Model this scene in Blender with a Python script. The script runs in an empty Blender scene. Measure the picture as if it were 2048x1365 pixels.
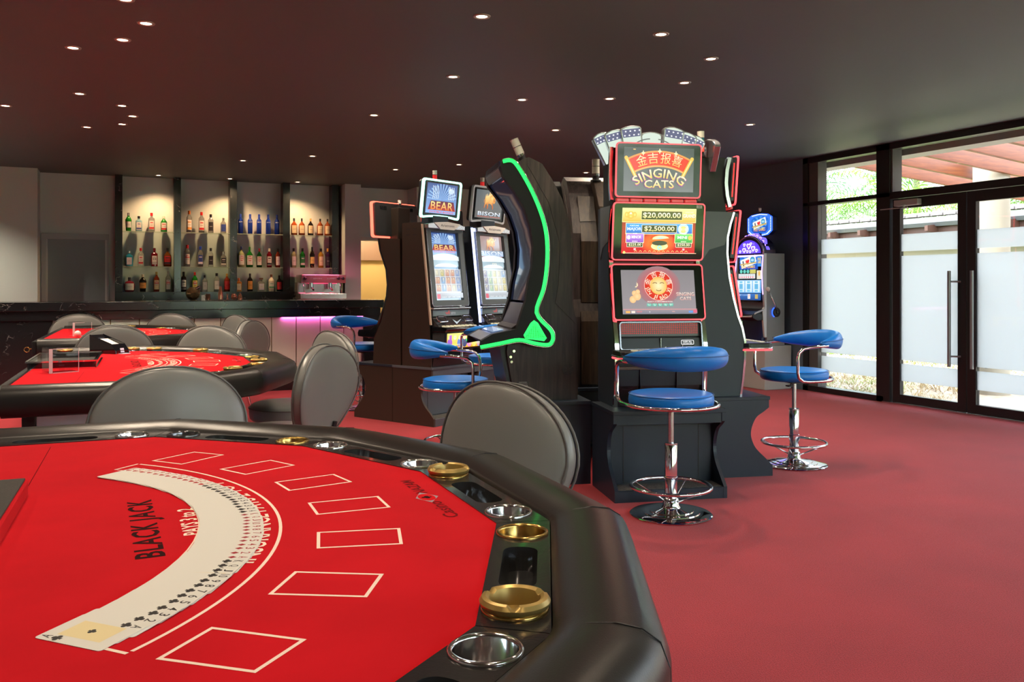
import bpy, bmesh, math, random
from mathutils import Matrix, Vector
PI = math.pi
R = math.radians
sc = bpy.context.scene
COL = sc.collection
# ---------------------------------------------------------------- camera calibration (room axes, metres)
F, HV, TH, CH = 1740.0, 570.0, R(24.7), 1.2
S_, C_ = math.sin(TH), math.cos(TH)

def P(u, v, z=0.0):            # pixel on a horizontal plane
    Y = F*(CH-z)/(v-HV); X = (u-1024)*Y/F
    return (X*C_+Y*S_, -X*S_+Y*C_)
def ON_Y(u, v, y):             # pixel on the plane y = const -> x, z
    k = (u-1024)/F; Y = y/(-k*S_+C_)
    return (Y*(k*C_+S_), CH-(v-HV)*Y/F)
def ON_X(u, v, x):
    k = (u-1024)/F; Y = x/(k*C_+S_)
    return (Y*(-k*S_+C_), CH-(v-HV)*Y/F)

# ---------------------------------------------------------------- materials
MATS = {}
def nodes_of(name):
    m = bpy.data.materials.new(name); m.use_nodes = True
    nt = m.node_tree; nt.nodes.clear()
    out = nt.nodes.new('ShaderNodeOutputMaterial')
    return m, nt, out
def N(nt, t, **kw):
    n = nt.nodes.new(t)
    for k, v in kw.items():
        if k[0] == '_': setattr(n, k[1:], v)
        else: n.inputs[k.replace('__', ' ')].default_value = v
    return n
def c4(c): return (c[0], c[1], c[2], 1.0)
def pbr(name, col, rough=.5, metal=0, bump=None, var=None, coat=0, spec=.5, trans=0, ior=1.45, stretch=(1,1,1), emit=None, sheen=0, coatr=.05):
    if name in MATS: return MATS[name]
    m, nt, out = nodes_of(name); L = nt.links
    b = N(nt, 'ShaderNodeBsdfPrincipled')
    b.inputs['Base Color'].default_value = c4(col)
    b.inputs['Roughness'].default_value = rough; b.inputs['Metallic'].default_value = metal
    b.inputs['IOR'].default_value = ior; b.inputs['Transmission Weight'].default_value = trans
    b.inputs['Specular IOR Level'].default_value = spec; b.inputs['Coat Weight'].default_value = coat
    b.inputs['Coat Roughness'].default_value = coatr
    b.inputs['Sheen Weight'].default_value = sheen
    if emit: b.inputs['Emission Color'].default_value = c4(emit[0]); b.inputs['Emission Strength'].default_value = emit[1]
    L.new(b.outputs[0], out.inputs[0])
    if bump or var:
        tc = N(nt, 'ShaderNodeTexCoord'); mp = N(nt, 'ShaderNodeMapping'); mp.inputs['Scale'].default_value = stretch
        L.new(tc.outputs['Object'], mp.inputs[0])
    if var:                     # (scale, other colour, detail)
        no = N(nt, 'ShaderNodeTexNoise', Scale=var[0], Detail=var[2] if len(var) > 2 else 3.0)
        L.new(mp.outputs[0], no.inputs['Vector'])
        cr = N(nt, 'ShaderNodeValToRGB'); cr.color_ramp.elements[0].position = .35; cr.color_ramp.elements[1].position = .65
        cr.color_ramp.elements[0].color = c4(col); cr.color_ramp.elements[1].color = c4(var[1])
        L.new(no.outputs['Fac'], cr.inputs[0]); L.new(cr.outputs[0], b.inputs['Base Color'])
    if bump:                    # (scale, strength, distance)
        n2 = N(nt, 'ShaderNodeTexNoise', Scale=bump[0], Detail=3.0)
        L.new(mp.outputs[0], n2.inputs['Vector'])
        bp = N(nt, 'ShaderNodeBump', Strength=bump[1], Distance=bump[2] if len(bump) > 2 else .002)
        L.new(n2.outputs['Fac'], bp.inputs['Height']); L.new(bp.outputs[0], b.inputs['Normal'])
    MATS[name] = m; return m
def emis(name, col, s):
    if name in MATS: return MATS[name]
    m, nt, out = nodes_of(name)
    e = N(nt, 'ShaderNodeEmission', Strength=s); e.inputs[0].default_value = c4(col)
    nt.links.new(e.outputs[0], out.inputs[0]); MATS[name] = m; return m
def led(name, col, s):          # glowing plastic: emission with a little gloss
    return pbr(name, tuple(c*.5 for c in col), .35, emit=(col, s))
def glass(name, tint=(1,1,1), refl=.12, rough=0.0, frost=0.0, frostcol=(.62,.655,.655)):
    if name in MATS: return MATS[name]
    m, nt, out = nodes_of(name); L = nt.links
    tr = N(nt, 'ShaderNodeBsdfTransparent'); tr.inputs[0].default_value = c4(tint)
    gl = N(nt, 'ShaderNodeBsdfGlossy', Roughness=rough)
    fr = N(nt, 'ShaderNodeFresnel', IOR=1.5)
    base = tr
    if frost:
        tl = N(nt, 'ShaderNodeBsdfTranslucent'); tl.inputs[0].default_value = c4(frostcol)
        df = N(nt, 'ShaderNodeBsdfDiffuse'); df.inputs[0].default_value = c4(frostcol)
        m1 = N(nt, 'ShaderNodeMixShader', Fac=.12); L.new(tl.outputs[0], m1.inputs[1]); L.new(df.outputs[0], m1.inputs[2])
        m2 = N(nt, 'ShaderNodeMixShader', Fac=frost); L.new(tr.outputs[0], m2.inputs[1]); L.new(m1.outputs[0], m2.inputs[2])
        base = m2
    ge = N(nt, 'ShaderNodeNewGeometry'); iv = N(nt, 'ShaderNodeMath', _operation='SUBTRACT'); iv.inputs[0].default_value = 1.0
    L.new(ge.outputs['Backfacing'], iv.inputs[1]); mu = N(nt, 'ShaderNodeMath', _operation='MULTIPLY'); L.new(fr.outputs[0], mu.inputs[0]); L.new(iv.outputs[0], mu.inputs[1])
    mx = N(nt, 'ShaderNodeMixShader'); L.new(mu.outputs[0], mx.inputs[0]); L.new(base.outputs[0], mx.inputs[1]); L.new(gl.outputs[0], mx.inputs[2])
    L.new(mx.outputs[0], out.inputs[0]); MATS[name] = m; return m
def marble():
    if 'black_marble' in MATS: return MATS['black_marble']
    m, nt, out = nodes_of('black_marble'); L = nt.links
    tc = N(nt, 'ShaderNodeTexCoord')
    n0 = N(nt, 'ShaderNodeTexNoise', Scale=2.2, Detail=6.0, Distortion=1.2)
    L.new(tc.outputs['Object'], n0.inputs['Vector'])
    vm = N(nt, 'ShaderNodeVectorMath', _operation='ADD'); L.new(tc.outputs['Object'], vm.inputs[0]); L.new(n0.outputs['Color'], vm.inputs[1])
    vo = N(nt, 'ShaderNodeTexVoronoi', _feature='DISTANCE_TO_EDGE', Scale=2.6); L.new(vm.outputs[0], vo.inputs['Vector'])
    cr = N(nt, 'ShaderNodeValToRGB'); e = cr.color_ramp.elements
    e[0].position = 0; e[0].color = (.42,.42,.42,1); e[1].position = .012; e[1].color = (.010,.012,.015,1)
    L.new(vo.outputs['Distance'], cr.inputs[0])
    n1 = N(nt, 'ShaderNodeTexNoise', Scale=7.0, Detail=5.0); L.new(tc.outputs['Object'], n1.inputs['Vector'])
    c2 = N(nt, 'ShaderNodeValToRGB'); c2.color_ramp.elements[0].position = .52; c2.color_ramp.elements[1].position = .66
    L.new(n1.outputs['Fac'], c2.inputs[0])
    mx = N(nt, 'ShaderNodeMix', _data_type='RGBA'); mx.inputs[6].default_value = (.012,.015,.018,1)
    L.new(c2.outputs[0], mx.inputs[0]); L.new(cr.outputs[0], mx.inputs[7])
    b = N(nt, 'ShaderNodeBsdfPrincipled', Roughness=.16); b.inputs['Specular IOR Level'].default_value = .6
    L.new(mx.outputs[2], b.inputs['Base Color']); L.new(b.outputs[0], out.inputs[0])
    MATS['black_marble'] = m; return m
def wood(name, c1, c2, rough=.35, scale=1.0, axis='Z'):
    if name in MATS: return MATS[name]
    m, nt, out = nodes_of(name); L = nt.links
    tc = N(nt, 'ShaderNodeTexCoord'); mp = N(nt, 'ShaderNodeMapping')
    mp.inputs['Scale'].default_value = (22*scale, 22*scale, 1.6*scale) if axis == 'Z' else (1.6*scale, 22*scale, 22*scale)
    L.new(tc.outputs['Object'], mp.inputs[0])
    n = N(nt, 'ShaderNodeTexNoise', Scale=2.2, Detail=8.0, Roughness=.65, Distortion=.6); L.new(mp.outputs[0], n.inputs['Vector'])
    cr = N(nt, 'ShaderNodeValToRGB'); e = cr.color_ramp.elements
    e[0].position = .36; e[0].color = c4(c1); e[1].position = .66; e[1].color = c4(c2)
    L.new(n.outputs['Fac'], cr.inputs[0])
    b = N(nt, 'ShaderNodeBsdfPrincipled', Roughness=rough)
    bp = N(nt, 'ShaderNodeBump', Strength=.15, Distance=.001); L.new(n.outputs['Fac'], bp.inputs['Height']); L.new(bp.outputs[0], b.inputs['Normal'])
    L.new(cr.outputs[0], b.inputs['Base Color']); L.new(b.outputs[0], out.inputs[0]); MATS[name] = m; return m
def printmat(name, e=0.0, rough=.5, tint=1.0, spec=.5):  # colours come from the printed shapes themselves
    if name in MATS: return MATS[name]
    m, nt, out = nodes_of(name); L = nt.links
    at = N(nt, 'ShaderNodeAttribute', _attribute_name='col')
    b = N(nt, 'ShaderNodeBsdfPrincipled', Roughness=rough); b.inputs['Specular IOR Level'].default_value = spec
    if e > 0:
        b.inputs['Base Color'].default_value = (.01,.01,.01,1)
        L.new(at.outputs['Color'], b.inputs['Emission Color']); b.inputs['Emission Strength'].default_value = e
    else: L.new(at.outputs['Color'], b.inputs['Base Color'])
    L.new(b.outputs[0], out.inputs[0]); MATS[name] = m; return m

# ---------------------------------------------------------------- mesh building
class MB:
    def __init__(s): s.v = []; s.f = []; s.mi = []; s.m = 0
    def add(s, vs, fs, M=None):
        o = len(s.v)
        for p in vs:
            p = Vector(p)
            if M is not None: p = M @ p
            s.v.append(tuple(p))
        for f in fs: s.f.append(tuple(i+o for i in f)); s.mi.append(s.m)
        return s
    def box(s, x0, x1, y0, y1, z0, z1, M=None):
        vs = [(x, y, z) for z in (z0, z1) for y in (y0, y1) for x in (x0, x1)]
        return s.add(vs, [(0,2,3,1),(4,5,7,6),(0,1,5,4),(1,3,7,5),(3,2,6,7),(2,0,4,6)], M)
    def prism(s, poly, a, b, plane='xy', M=None):   # poly extruded along the third axis from a to b
        n = len(poly)
        def mk(p, t):
            return (p[0], p[1], t) if plane == 'xy' else (t, p[0], p[1]) if plane == 'yz' else (p[0], t, p[1])
        vs = [mk(p, a) for p in poly]+[mk(p, b) for p in poly]
        fs = [tuple(range(n))[::-1], tuple(range(n, 2*n))]+[(i, (i+1) % n, (i+1) % n+n, i+n) for i in range(n)]
        return s.add(vs, fs, M)
    def lathe(s, prof, n=24, M=None, cap=True):     # prof: (r, z)
        k = len(prof); vs = []
        for i in range(n):
            a = 2*PI*i/n
            for r, z in prof: vs.append((r*math.cos(a), r*math.sin(a), z))
        fs = [(i*k+j, ((i+1) % n)*k+j, ((i+1) % n)*k+j+1, i*k+j+1) for i in range(n) for j in range(k-1)]
        if cap:
            if prof[0][0] > 1e-5: fs.append(tuple(i*k for i in range(n))[::-1])
            if prof[-1][0] > 1e-5: fs.append(tuple(i*k+k-1 for i in range(n)))
        return s.add(vs, fs, M)
    def cyl(s, p0, p1, r, n=12, r2=None):
        p0, p1 = Vector(p0), Vector(p1); d = p1-p0
        q = Vector((0,0,1)).rotation_difference(d.normalized()).to_matrix().to_4x4()
        return s.lathe([(r, 0), (r if r2 is None else r2, d.length)], n, Matrix.Translation(p0) @ q)
    def sweep(s, path, ring, closed=False, up=Vector((0,0,1)), M=None, caps=True, miter=True):
        # ring: function (t in 0..1, index) -> list of (a, b): a = sideways, b = up
        path = [Vector(p) for p in path]; n = len(path); vs = []; k = None
        for i, p in enumerate(path):
            if closed: a, b = path[i-1], path[(i+1) % n]
            else: a, b = path[max(i-1, 0)], path[min(i+1, n-1)]
            t = (b-a).normalized()
            side = t.cross(up)
            if side.length < 1e-4: side = t.cross(Vector((0, 1, 0)))
            side.normalize(); u2 = side.cross(t).normalized()
            sc_ = 1.0
            if miter and (closed or 0 < i < n-1):
                d1 = (p-a).normalized(); c = max(.3, t.dot(d1)); sc_ = 1/c
            rg = ring(i/max(n-1, 1), i)
            k = len(rg)
            for (x, y) in rg: vs.append(p+side*x*sc_+u2*y)
        fs = []
        for i in range(n if closed else n-1):
            j = (i+1) % n
            for q in range(k): fs.append((i*k+q, i*k+(q+1) % k, j*k+(q+1) % k, j*k+q))
        if not closed and caps: fs += [tuple(range(k))[::-1], tuple((n-1)*k+q for q in range(k))]
        return s.add(vs, fs, M)
    def tube(s, path, r, n=10, closed=False, M=None):
        rr = r if callable(r) else (lambda t: r)
        # parallel transport frames
        path = [Vector(p) for p in path]; m = len(path); vs = []
        T = []
        for i in range(m):
            a, b = (path[i-1], path[(i+1) % m]) if closed else (path[max(i-1, 0)], path[min(i+1, m-1)])
            T.append((b-a).normalized())
        nv = T[0].orthogonal().normalized()
        for i in range(m):
            nv = (nv-T[i]*nv.dot(T[i])).normalized(); bv = T[i].cross(nv)
            ra = rr(i/max(m-1, 1))
            for q in range(n):
                an = 2*PI*q/n; vs.append(path[i]+nv*math.cos(an)*ra+bv*math.sin(an)*ra)
        fs = []
        for i in range(m if closed else m-1):
            j = (i+1) % m
            for q in range(n): fs.append((i*n+q, i*n+(q+1) % n, j*n+(q+1) % n, j*n+q))
        if not closed: fs += [tuple(range(n))[::-1], tuple((m-1)*n+q for q in range(n))]
        return s.add(vs, fs, M)
    def pad(s, outline, th, M=None, soft=.06, bulge=.15):  # a cushion: outline in xy, thickness along z (0..th)
        cx = sum(p[0] for p in outline)/len(outline); cy = sum(p[1] for p in outline)/len(outline)
        rings = [(.55, th), (.85, th*(1-bulge*.25)), (.96, th*(1-bulge)), (1, th*.72), (1, th*.28), (.96, th*bulge), (.85, th*bulge*.25), (.55, 0)]
        n = len(outline); vs = []
        for sc_, z in rings:
            for p in outline: vs.append((cx+(p[0]-cx)*sc_, cy+(p[1]-cy)*sc_, z))
        vs += [(cx, cy, th), (cx, cy, 0)]
        fs = [(a*n+i, (a+1)*n+i, (a+1)*n+(i+1) % n, a*n+(i+1) % n) for a in range(len(rings)-1) for i in range(n)]
        t = len(rings)*n
        fs += [(t, i, (i+1) % n) for i in range(n)]+[(t+1, 7*n+(i+1) % n, 7*n+i) for i in range(n)]
        return s.add(vs, fs, M)
    def grid(s, fn, nu, nv, M=None, closed_u=False):
        vs = [fn(i/(nu-(0 if closed_u else 1)), j/(nv-1)) for i in range(nu) for j in range(nv)]
        fs = [(i*nv+j, ((i+1) % nu)*nv+j, ((i+1) % nu)*nv+j+1, i*nv+j+1) for i in range(nu if closed_u else nu-1) for j in range(nv-1)]
        return s.add(vs, fs, M)
SPLIT = {'group_heads':'group_head','button_row':'button','vent_slots':'vent_slot','stitching':'seam_stitch','side_walls':'side_wall','divider_blocks':'divider_block','bulb_row':'bulb','side_glow':'glow_strip','bright_edges':'bright_edge','ledge_bits':'ledge_bit','metal_edge':'metal_edge','back_panel':'back_panel','door_lines':'door_line'}
def islands(mb):
    par = list(range(len(mb.v)))
    def fd(i):
        while par[i] != i: par[i] = par[par[i]]; i = par[i]
        return i
    for f in mb.f:
        r_ = fd(f[0])
        for i in f[1:]: par[fd(i)] = r_
    g = {}
    for f, mi in zip(mb.f, mb.mi): g.setdefault(fd(f[0]), []).append((f, mi))
    for fs in g.values():
        ids = sorted({i for f, _ in fs for i in f}); mp = {i: k for k, i in enumerate(ids)}
        b = MB(); b.v = [mb.v[i] for i in ids]; b.f = [tuple(mp[i] for i in f) for f, _ in fs]; b.mi = [m_ for _, m_ in fs]
        yield b
def obj(name, mb, mat, parent=None, smooth=False, bevel=0, loc=None, rot=None, sub=0, bseg=2, auto=None):
    if name in SPLIT and parent is not None:
        o = None
        for b in islands(mb): o = obj(SPLIT[name]+('' if SPLIT[name] != name else ''), b, mat, parent, smooth, bevel, loc, rot, sub, bseg, auto) if SPLIT[name] not in SPLIT else _obj(name, b, mat, parent, smooth, bevel, loc, rot, sub, bseg, auto)
        return o
    return _obj(name, mb, mat, parent, smooth, bevel, loc, rot, sub, bseg, auto)
def _obj(name, mb, mat, parent=None, smooth=False, bevel=0, loc=None, rot=None, sub=0, bseg=2, auto=None):
    me = bpy.data.meshes.new(name); me.from_pydata(mb.v, [], mb.f)
    bm = bmesh.new(); bm.from_mesh(me); bmesh.ops.recalc_face_normals(bm, faces=bm.faces); bm.to_mesh(me); bm.free()
    for mm in (mat if isinstance(mat, (list, tuple)) else [mat]): me.materials.append(mm)
    if isinstance(mat, (list, tuple)):
        for p, i in zip(me.polygons, mb.mi): p.material_index = i
    if smooth:
        me.polygons.foreach_set('use_smooth', [True]*len(me.polygons))
    if smooth and auto is not None:
        try: me.set_sharp_from_angle(angle=R(auto))
        except Exception: pass
    o = bpy.data.objects.new(name, me); COL.objects.link(o)
    if parent: o.parent = parent
    if loc: o.location = loc
    if rot: o.rotation_euler = rot
    if bevel:
        b = o.modifiers.new('b', 'BEVEL'); b.width = bevel; b.segments = bseg; b.limit_method = 'ANGLE'; b.angle_limit = R(35)
    if sub:
        b = o.modifiers.new('s', 'SUBSURF'); b.levels = sub; b.render_levels = sub
    return o
def tag(o, label, cat, group=None):
    o['label'] = label; o['category'] = cat
    if group: o['group'] = group
    return o
def thing(name, label, cat, loc=(0,0,0), rotz=0, group=None, parent=None):
    o = bpy.data.objects.new(name, None); COL.objects.link(o); o.empty_display_size = .1
    o.location = loc; o.rotation_euler = (0, 0, rotz)
    return tag(o, label, cat, group)
def struct(name, mb, mat, **kw):
    o = obj(name, mb, mat, **kw); o['kind'] = 'structure'; return o
KIDS = {}
def kids(o): return [c for c in bpy.data.objects if c.parent == o]
def dup(o, parent=None, loc=None, rotz=None, label=None, group=None, skip=()):
    c = o.copy(); COL.objects.link(c)
    if parent: c.parent = parent
    for ch in kids(o):
        if ch.name.split('.')[0] not in skip: dup(ch, c)
    if loc is not None: c.location = loc
    if rotz is not None: c.rotation_euler = (0, 0, rotz)
    if label: c['label'] = label
    if group: c['group'] = group
    return c
def rrect(w, h, r, n=5, cx=0, cy=0):
    pts = []
    for sx, sy, a0 in ((1,1,0),(-1,1,90),(-1,-1,180),(1,-1,270)):
        for i in range(n+1):
            a = R(a0+90*i/n); pts.append((cx+sx*(w/2-r)+r*math.cos(a), cy+sy*(h/2-r)+r*math.sin(a)))
    return pts
def ring_plate(mb, outer, inner, z0, z1, M=None):    # same point counts
    n = len(outer)
    vs = [(p[0], p[1], z) for z in (z0, z1) for p in outer]+[(p[0], p[1], z) for z in (z0, z1) for p in inner]
    fs = []
    for i in range(n):
        j = (i+1) % n
        fs += [(i, j, n+j, n+i), (2*n+j, 2*n+i, 3*n+i, 3*n+j), (n+i, n+j, 3*n+j, 3*n+i), (j, i, 2*n+i, 2*n+j)]
    return mb.add(vs, fs, M)
def curve_plate(outer, holes, z0, z1):              # flat plate with real holes
    cu = bpy.data.curves.new('c', 'CURVE'); cu.dimensions = '2D'; cu.fill_mode = 'BOTH'; cu.extrude = (z1-z0)/2
    for pts in [outer]+holes:
        sp = cu.splines.new('POLY'); sp.points.add(len(pts)-1); sp.use_cyclic_u = True
        for q, p in zip(sp.points, pts): q.co = (p[0], p[1], 0, 1)
    ob = bpy.data.objects.new('c', cu); me = bpy.data.meshes.new_from_object(ob)
    vs = [(v.co.x, v.co.y, v.co.z+(z0+z1)/2) for v in me.vertices]; fs = [tuple(p.vertices) for p in me.polygons]
    bpy.data.objects.remove(ob); bpy.data.curves.remove(cu); bpy.data.meshes.remove(me)
    return vs, fs
# ---------------------------------------------------------------- printed / lit pictures
TXT = {}
def text_mesh(s, space=1.0, bold=.012):
    if (s, space) in TXT: return TXT[(s, space)]
    cu = bpy.data.curves.new('t', 'FONT'); cu.body = s; cu.size = 1; cu.resolution_u = 2; cu.space_character = space; cu.offset = .02 if s in ('BLACK JACK', 'PAYS 3 to 2') else bold if max(map(ord, s)) < 300 else 0
    ob = bpy.data.objects.new('t', cu); me = bpy.data.meshes.new_from_object(ob)
    vs = [(v.co.x, v.co.y) for v in me.vertices]; fs = [tuple(p.vertices) for p in me.polygons]
    bpy.data.objects.remove(ob); bpy.data.curves.remove(cu); bpy.data.meshes.remove(me)
    if not vs: vs = [(0, 0), (1, 0), (0, 1)]; fs = []
    x0, x1 = min(v[0] for v in vs), max(v[0] for v in vs); y0, y1 = min(v[1] for v in vs), max(v[1] for v in vs)
    TXT[(s, space)] = ([((x-x0)/max(x1-x0, 1e-6), (y-y0)/max(y1-y0, 1e-6)) for x, y in vs], fs)
    return TXT[(s, space)]
def srgb(r, g, b): return tuple(((c/255+.055)/1.055)**2.4 if c > 10 else c/255/12.92 for c in (r, g, b))
class Pic:
    strips = 1
    def __init__(s, eps=.0004): s.v = []; s.f = []; s.c = []; s.z = 0; s.eps = eps
    def lay(s): s.z += s.eps
    def poly(s, pts, col, cols=None, z=None):
        s.lay(); o = len(s.v); n = len(pts)
        s.v += [(p[0], p[1], s.z) for p in pts]; s.f.append(tuple(range(o, o+n))); s.c.append([c for c in (cols or [col]*n)])
    def rect(s, x, y, w, h, col, col2=None):      # x,y centre; col2 = colour at the top
        n = s.strips
        s.lay(); o = len(s.v)
        for i in range(n+1): s.v += [(x-w/2+w*i/n, y-h/2, s.z), (x-w/2+w*i/n, y+h/2, s.z)]
        for i in range(n): s.f.append((o+2*i, o+2*i+2, o+2*i+3, o+2*i+1)); s.c.append([col, col, col2 or col, col2 or col])
    def ell(s, x, y, rx, ry, col, n=20, a0=0, a1=360, edge=None):
        s.lay(); o = len(s.v); s.v.append((x, y, s.z))
        full = a1-a0 >= 359.9; m = n if full else n+1
        for i in range(m): a = R(a0+(a1-a0)*i/n); s.v.append((x+rx*math.cos(a), y+ry*math.sin(a), s.z))
        for i in range(n):
            j = (i+1) % m if full else i+1
            s.f.append((o, o+1+i, o+1+j)); s.c.append([col, edge or col, edge or col])
    def ring(s, x, y, r0, r1, col, n=28, a0=0, a1=360, sy=1.0, col2=None):
        s.lay(); o = len(s.v)
        for i in range(n+1):
            a = R(a0+(a1-a0)*i/n)
            for r in (r0, r1): s.v.append((x+r*math.cos(a), y+r*math.sin(a)*sy, s.z))
        for i in range(n): s.f.append((o+2*i, o+2*i+1, o+2*i+3, o+2*i+2)); s.c.append([col, col2 or col, col2 or col, col])
    def line(s, pts, w, col, closed=False):
        m = len(pts)
        s.lay(); o = len(s.v); P2 = [Vector((p[0], p[1])) for p in pts]
        for i in range(m):
            if closed: a, b = P2[i-1], P2[(i+1) % m]
            else: a, b = P2[max(i-1, 0)], P2[min(i+1, m-1)]
            d1 = (P2[i]-a).normalized() if (P2[i]-a).length > 1e-9 else (b-P2[i]).normalized()
            d2 = (b-P2[i]).normalized() if (b-P2[i]).length > 1e-9 else d1
            t = (d1+d2).normalized() if (d1+d2).length > 1e-6 else d1
            nrm = Vector((-t.y, t.x)); k = 1/max(.35, nrm.dot(Vector((-d1.y, d1.x))))
            for sg in (-1, 1): q = P2[i]+nrm*sg*w/2*k; s.v.append((q.x, q.y, s.z))
        for i in range(m if closed else m-1):
            j = (i+1) % m; s.f.append((o+2*i, o+2*i+1, o+2*j+1, o+2*j)); s.c.append([col]*4)
    def text(s, t, x, y, w, h, col, col2=None, rot=0, fn=None, space=1.0):   # centred box w*h
        vs, fs = text_mesh(t, space); s.lay(); o = len(s.v); ca, sa = math.cos(rot), math.sin(rot)
        for (a, b) in vs:
            px, py = (a-.5)*w, (b-.5)*h
            if fn: q = fn(px, py); s.v.append((q[0], q[1], s.z))
            else: s.v.append((x+px*ca-py*sa, y+px*sa+py*ca, s.z))
        for f in fs:
            s.f.append(tuple(o+i for i in f))
            s.c.append([tuple(col[k]*(1-vs[i][1])+col2[k]*vs[i][1] for k in range(3)) if col2 else col for i in f])
    def build(s, name, mat, parent=None, loc=None, rot=None, bend=None, M=None):
        me = bpy.data.meshes.new(name)
        V = s.v
        if bend: V = [((bend+z)*math.sin(x/bend), y, (bend+z)*math.cos(x/bend)-bend) for x, y, z in V]
        if M is not None: V = [tuple(M @ Vector(p)) for p in V]
        me.from_pydata(V, [], s.f)
        at = me.color_attributes.new('col', 'FLOAT_COLOR', 'CORNER')
        flat = []
        for c in s.c:
            for q in c: flat += [q[0], q[1], q[2], 1.0]
        at.data.foreach_set('color', flat)
        me.materials.append(mat)
        o = bpy.data.objects.new(name, me); COL.objects.link(o)
        if parent: o.parent = parent
        if loc: o.location = loc
        if rot: o.rotation_euler = rot
        return o
WHITE = (.9,.9,.88); BLACK = (.01,.01,.01)
# ---------------------------------------------------------------- common materials
chrome = pbr('chrome', (.82,.82,.84), .07, 1)
steel = pbr('brushed_steel', (.62,.62,.63), .25, 1)
blackp = pbr('black_plastic', (.012,.013,.016), .28)
blackg = pbr('black_gloss', (.006,.007,.010), .08, coat=.3)
blackm = pbr('black_satin', (.016,.017,.02), .45, bump=(300,.1))
gold = pbr('gold_metal', (.72,.48,.14), .22, 1)
copper = pbr('copper', (.85,.38,.24), .18, 1)
leather = pbr('black_leather', (.018,.0165,.016), .31, bump=(420,.25,.0008))
greyv = pbr('grey_vinyl', (.205,.207,.203), .32, bump=(350,.18,.0008))
piping = pbr('dark_piping', (.12,.118,.118), .4)
bluev = pbr('blue_vinyl', (.005,.18,.66), .34, bump=(300,.12,.0006))
felt = pbr('red_felt', (.52,.004,.010), .95, bump=(900,.2,.0008), var=(6,(.58,.005,.012)), spec=.08, sheen=.03)
greyglass = glass('shelf_glass', (.90,.97,.94))
clearg = glass('clear_glass', (.97,.985,.98))
acryl = glass('acrylic', (.93,.94,.95), rough=.02)
# ================================================================ the room
H = 2.64
wallm = pbr('wall_paint', (.62,.72,.73), .8, bump=(60,.05))
shadew = pbr('shaded_wall_paint', (.09,.125,.165), .75, bump=(60,.05))  # same paint as the other walls, darkened for its backlit shade
ceilm = pbr('ceiling_paint', (.112,.165,.168), .58, bump=(40,.05))
fr = pbr('window_frame_metal', (.012,.011,.012), .35)
frin = pbr('window_reveal_metal', (.10,.10,.10), .4)
X0, X1, Y0, Y1 = -4.0, 7.17, -3.5, 12.64
# carpet
m, nt, out = nodes_of('red_carpet'); L = nt.links
tc = N(nt, 'ShaderNodeTexCoord')
n1 = N(nt, 'ShaderNodeTexNoise', Scale=230.0, Detail=3.0); n2 = N(nt, 'ShaderNodeTexNoise', Scale=2.2, Detail=4.0)
L.new(tc.outputs['Object'], n1.inputs['Vector']); L.new(tc.outputs['Object'], n2.inputs['Vector'])
ad = N(nt, 'ShaderNodeMath', _operation='MULTIPLY_ADD'); ad.inputs[1].default_value = .80; L.new(n1.outputs['Fac'], ad.inputs[0])
m2 = N(nt, 'ShaderNodeMath', _operation='MULTIPLY'); m2.inputs[1].default_value = .20; L.new(n2.outputs['Fac'], m2.inputs[0]); L.new(m2.outputs[0], ad.inputs[2])
cr = N(nt, 'ShaderNodeValToRGB'); e = cr.color_ramp.elements
e[0].position = .34; e[0].color = (.20,.009,.015,1); e[1].position = .64; e[1].color = (.39,.023,.035,1)
L.new(ad.outputs[0], cr.inputs[0])
b = N(nt, 'ShaderNodeBsdfPrincipled', Roughness=.95); b.inputs['Specular IOR Level'].default_value = .15; b.inputs['Sheen Weight'].default_value = .14
bp = N(nt, 'ShaderNodeBump', Strength=.5, Distance=.004); L.new(n1.outputs['Fac'], bp.inputs['Height']); L.new(bp.outputs[0], b.inputs['Normal'])
L.new(cr.outputs[0], b.inputs['Base Color']); L.new(b.outputs[0], out.inputs[0]); carpet = m
struct('floor', MB().box(X0-.2, X1+.02, Y0-.1, Y1+.2, -.12, 0), carpet)
struct('ceiling', MB().box(X0-.2, X1+.35, Y0-.35, Y1+1.4, H, H+.2), ceilm)
struct('wall_left', MB().box(X0-.2, X0, Y0, Y1, 0, H), wallm)
b = MB(); b.box(X0, -.833, 12.2, 12.9, 0, H); struct('wall_back_left', b, wallm)
b = MB()
b.box(-.833, -.75, Y1, Y1+.2, 0, H); b.box(-.75, -.08, Y1, Y1+.2, 1.80, H); b.box(-.08, 3.35, Y1, Y1+.2, 0, H)
b.box(3.35, 3.85, Y1, Y1+.2, 1.86, H); b.box(3.85, 4.07, Y1, Y1+.2, 0, H)
struct('wall_back', b, wallm)
struct('wall_back_column', MB().box(3.02, 3.25, 12.26, Y1, 0, H), wallm)
struct('wall_back_right', MB().box(4.07, X1+.2, 12.2, 12.9, 0, H), wallm)
struct('wall_right', MB().box(X1, X1+.2, 7.64, 12.2, 0, H), shadew)
# grey service door behind the bar
b = MB(); b.box(-.75, -.08, Y1+.03, Y1+.07, 0, 1.80)
greyd = pbr('grey_door_paint', (.27,.35,.39), .5)
d1 = struct('door_1', b, greyd)
b = MB(); b.box(-.82, -.765, Y1-.03, Y1+.03, 0, 1.80); b.box(-.06, -.034, Y1-.02, Y1+.03, 0, 1.80); b.box(-.82, -.034, Y1-.03, Y1+.03, 1.79, 1.865)
struct('trim_1', b, pbr('grey_trim_paint', (.40,.47,.52), .45), bevel=.003)
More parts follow.
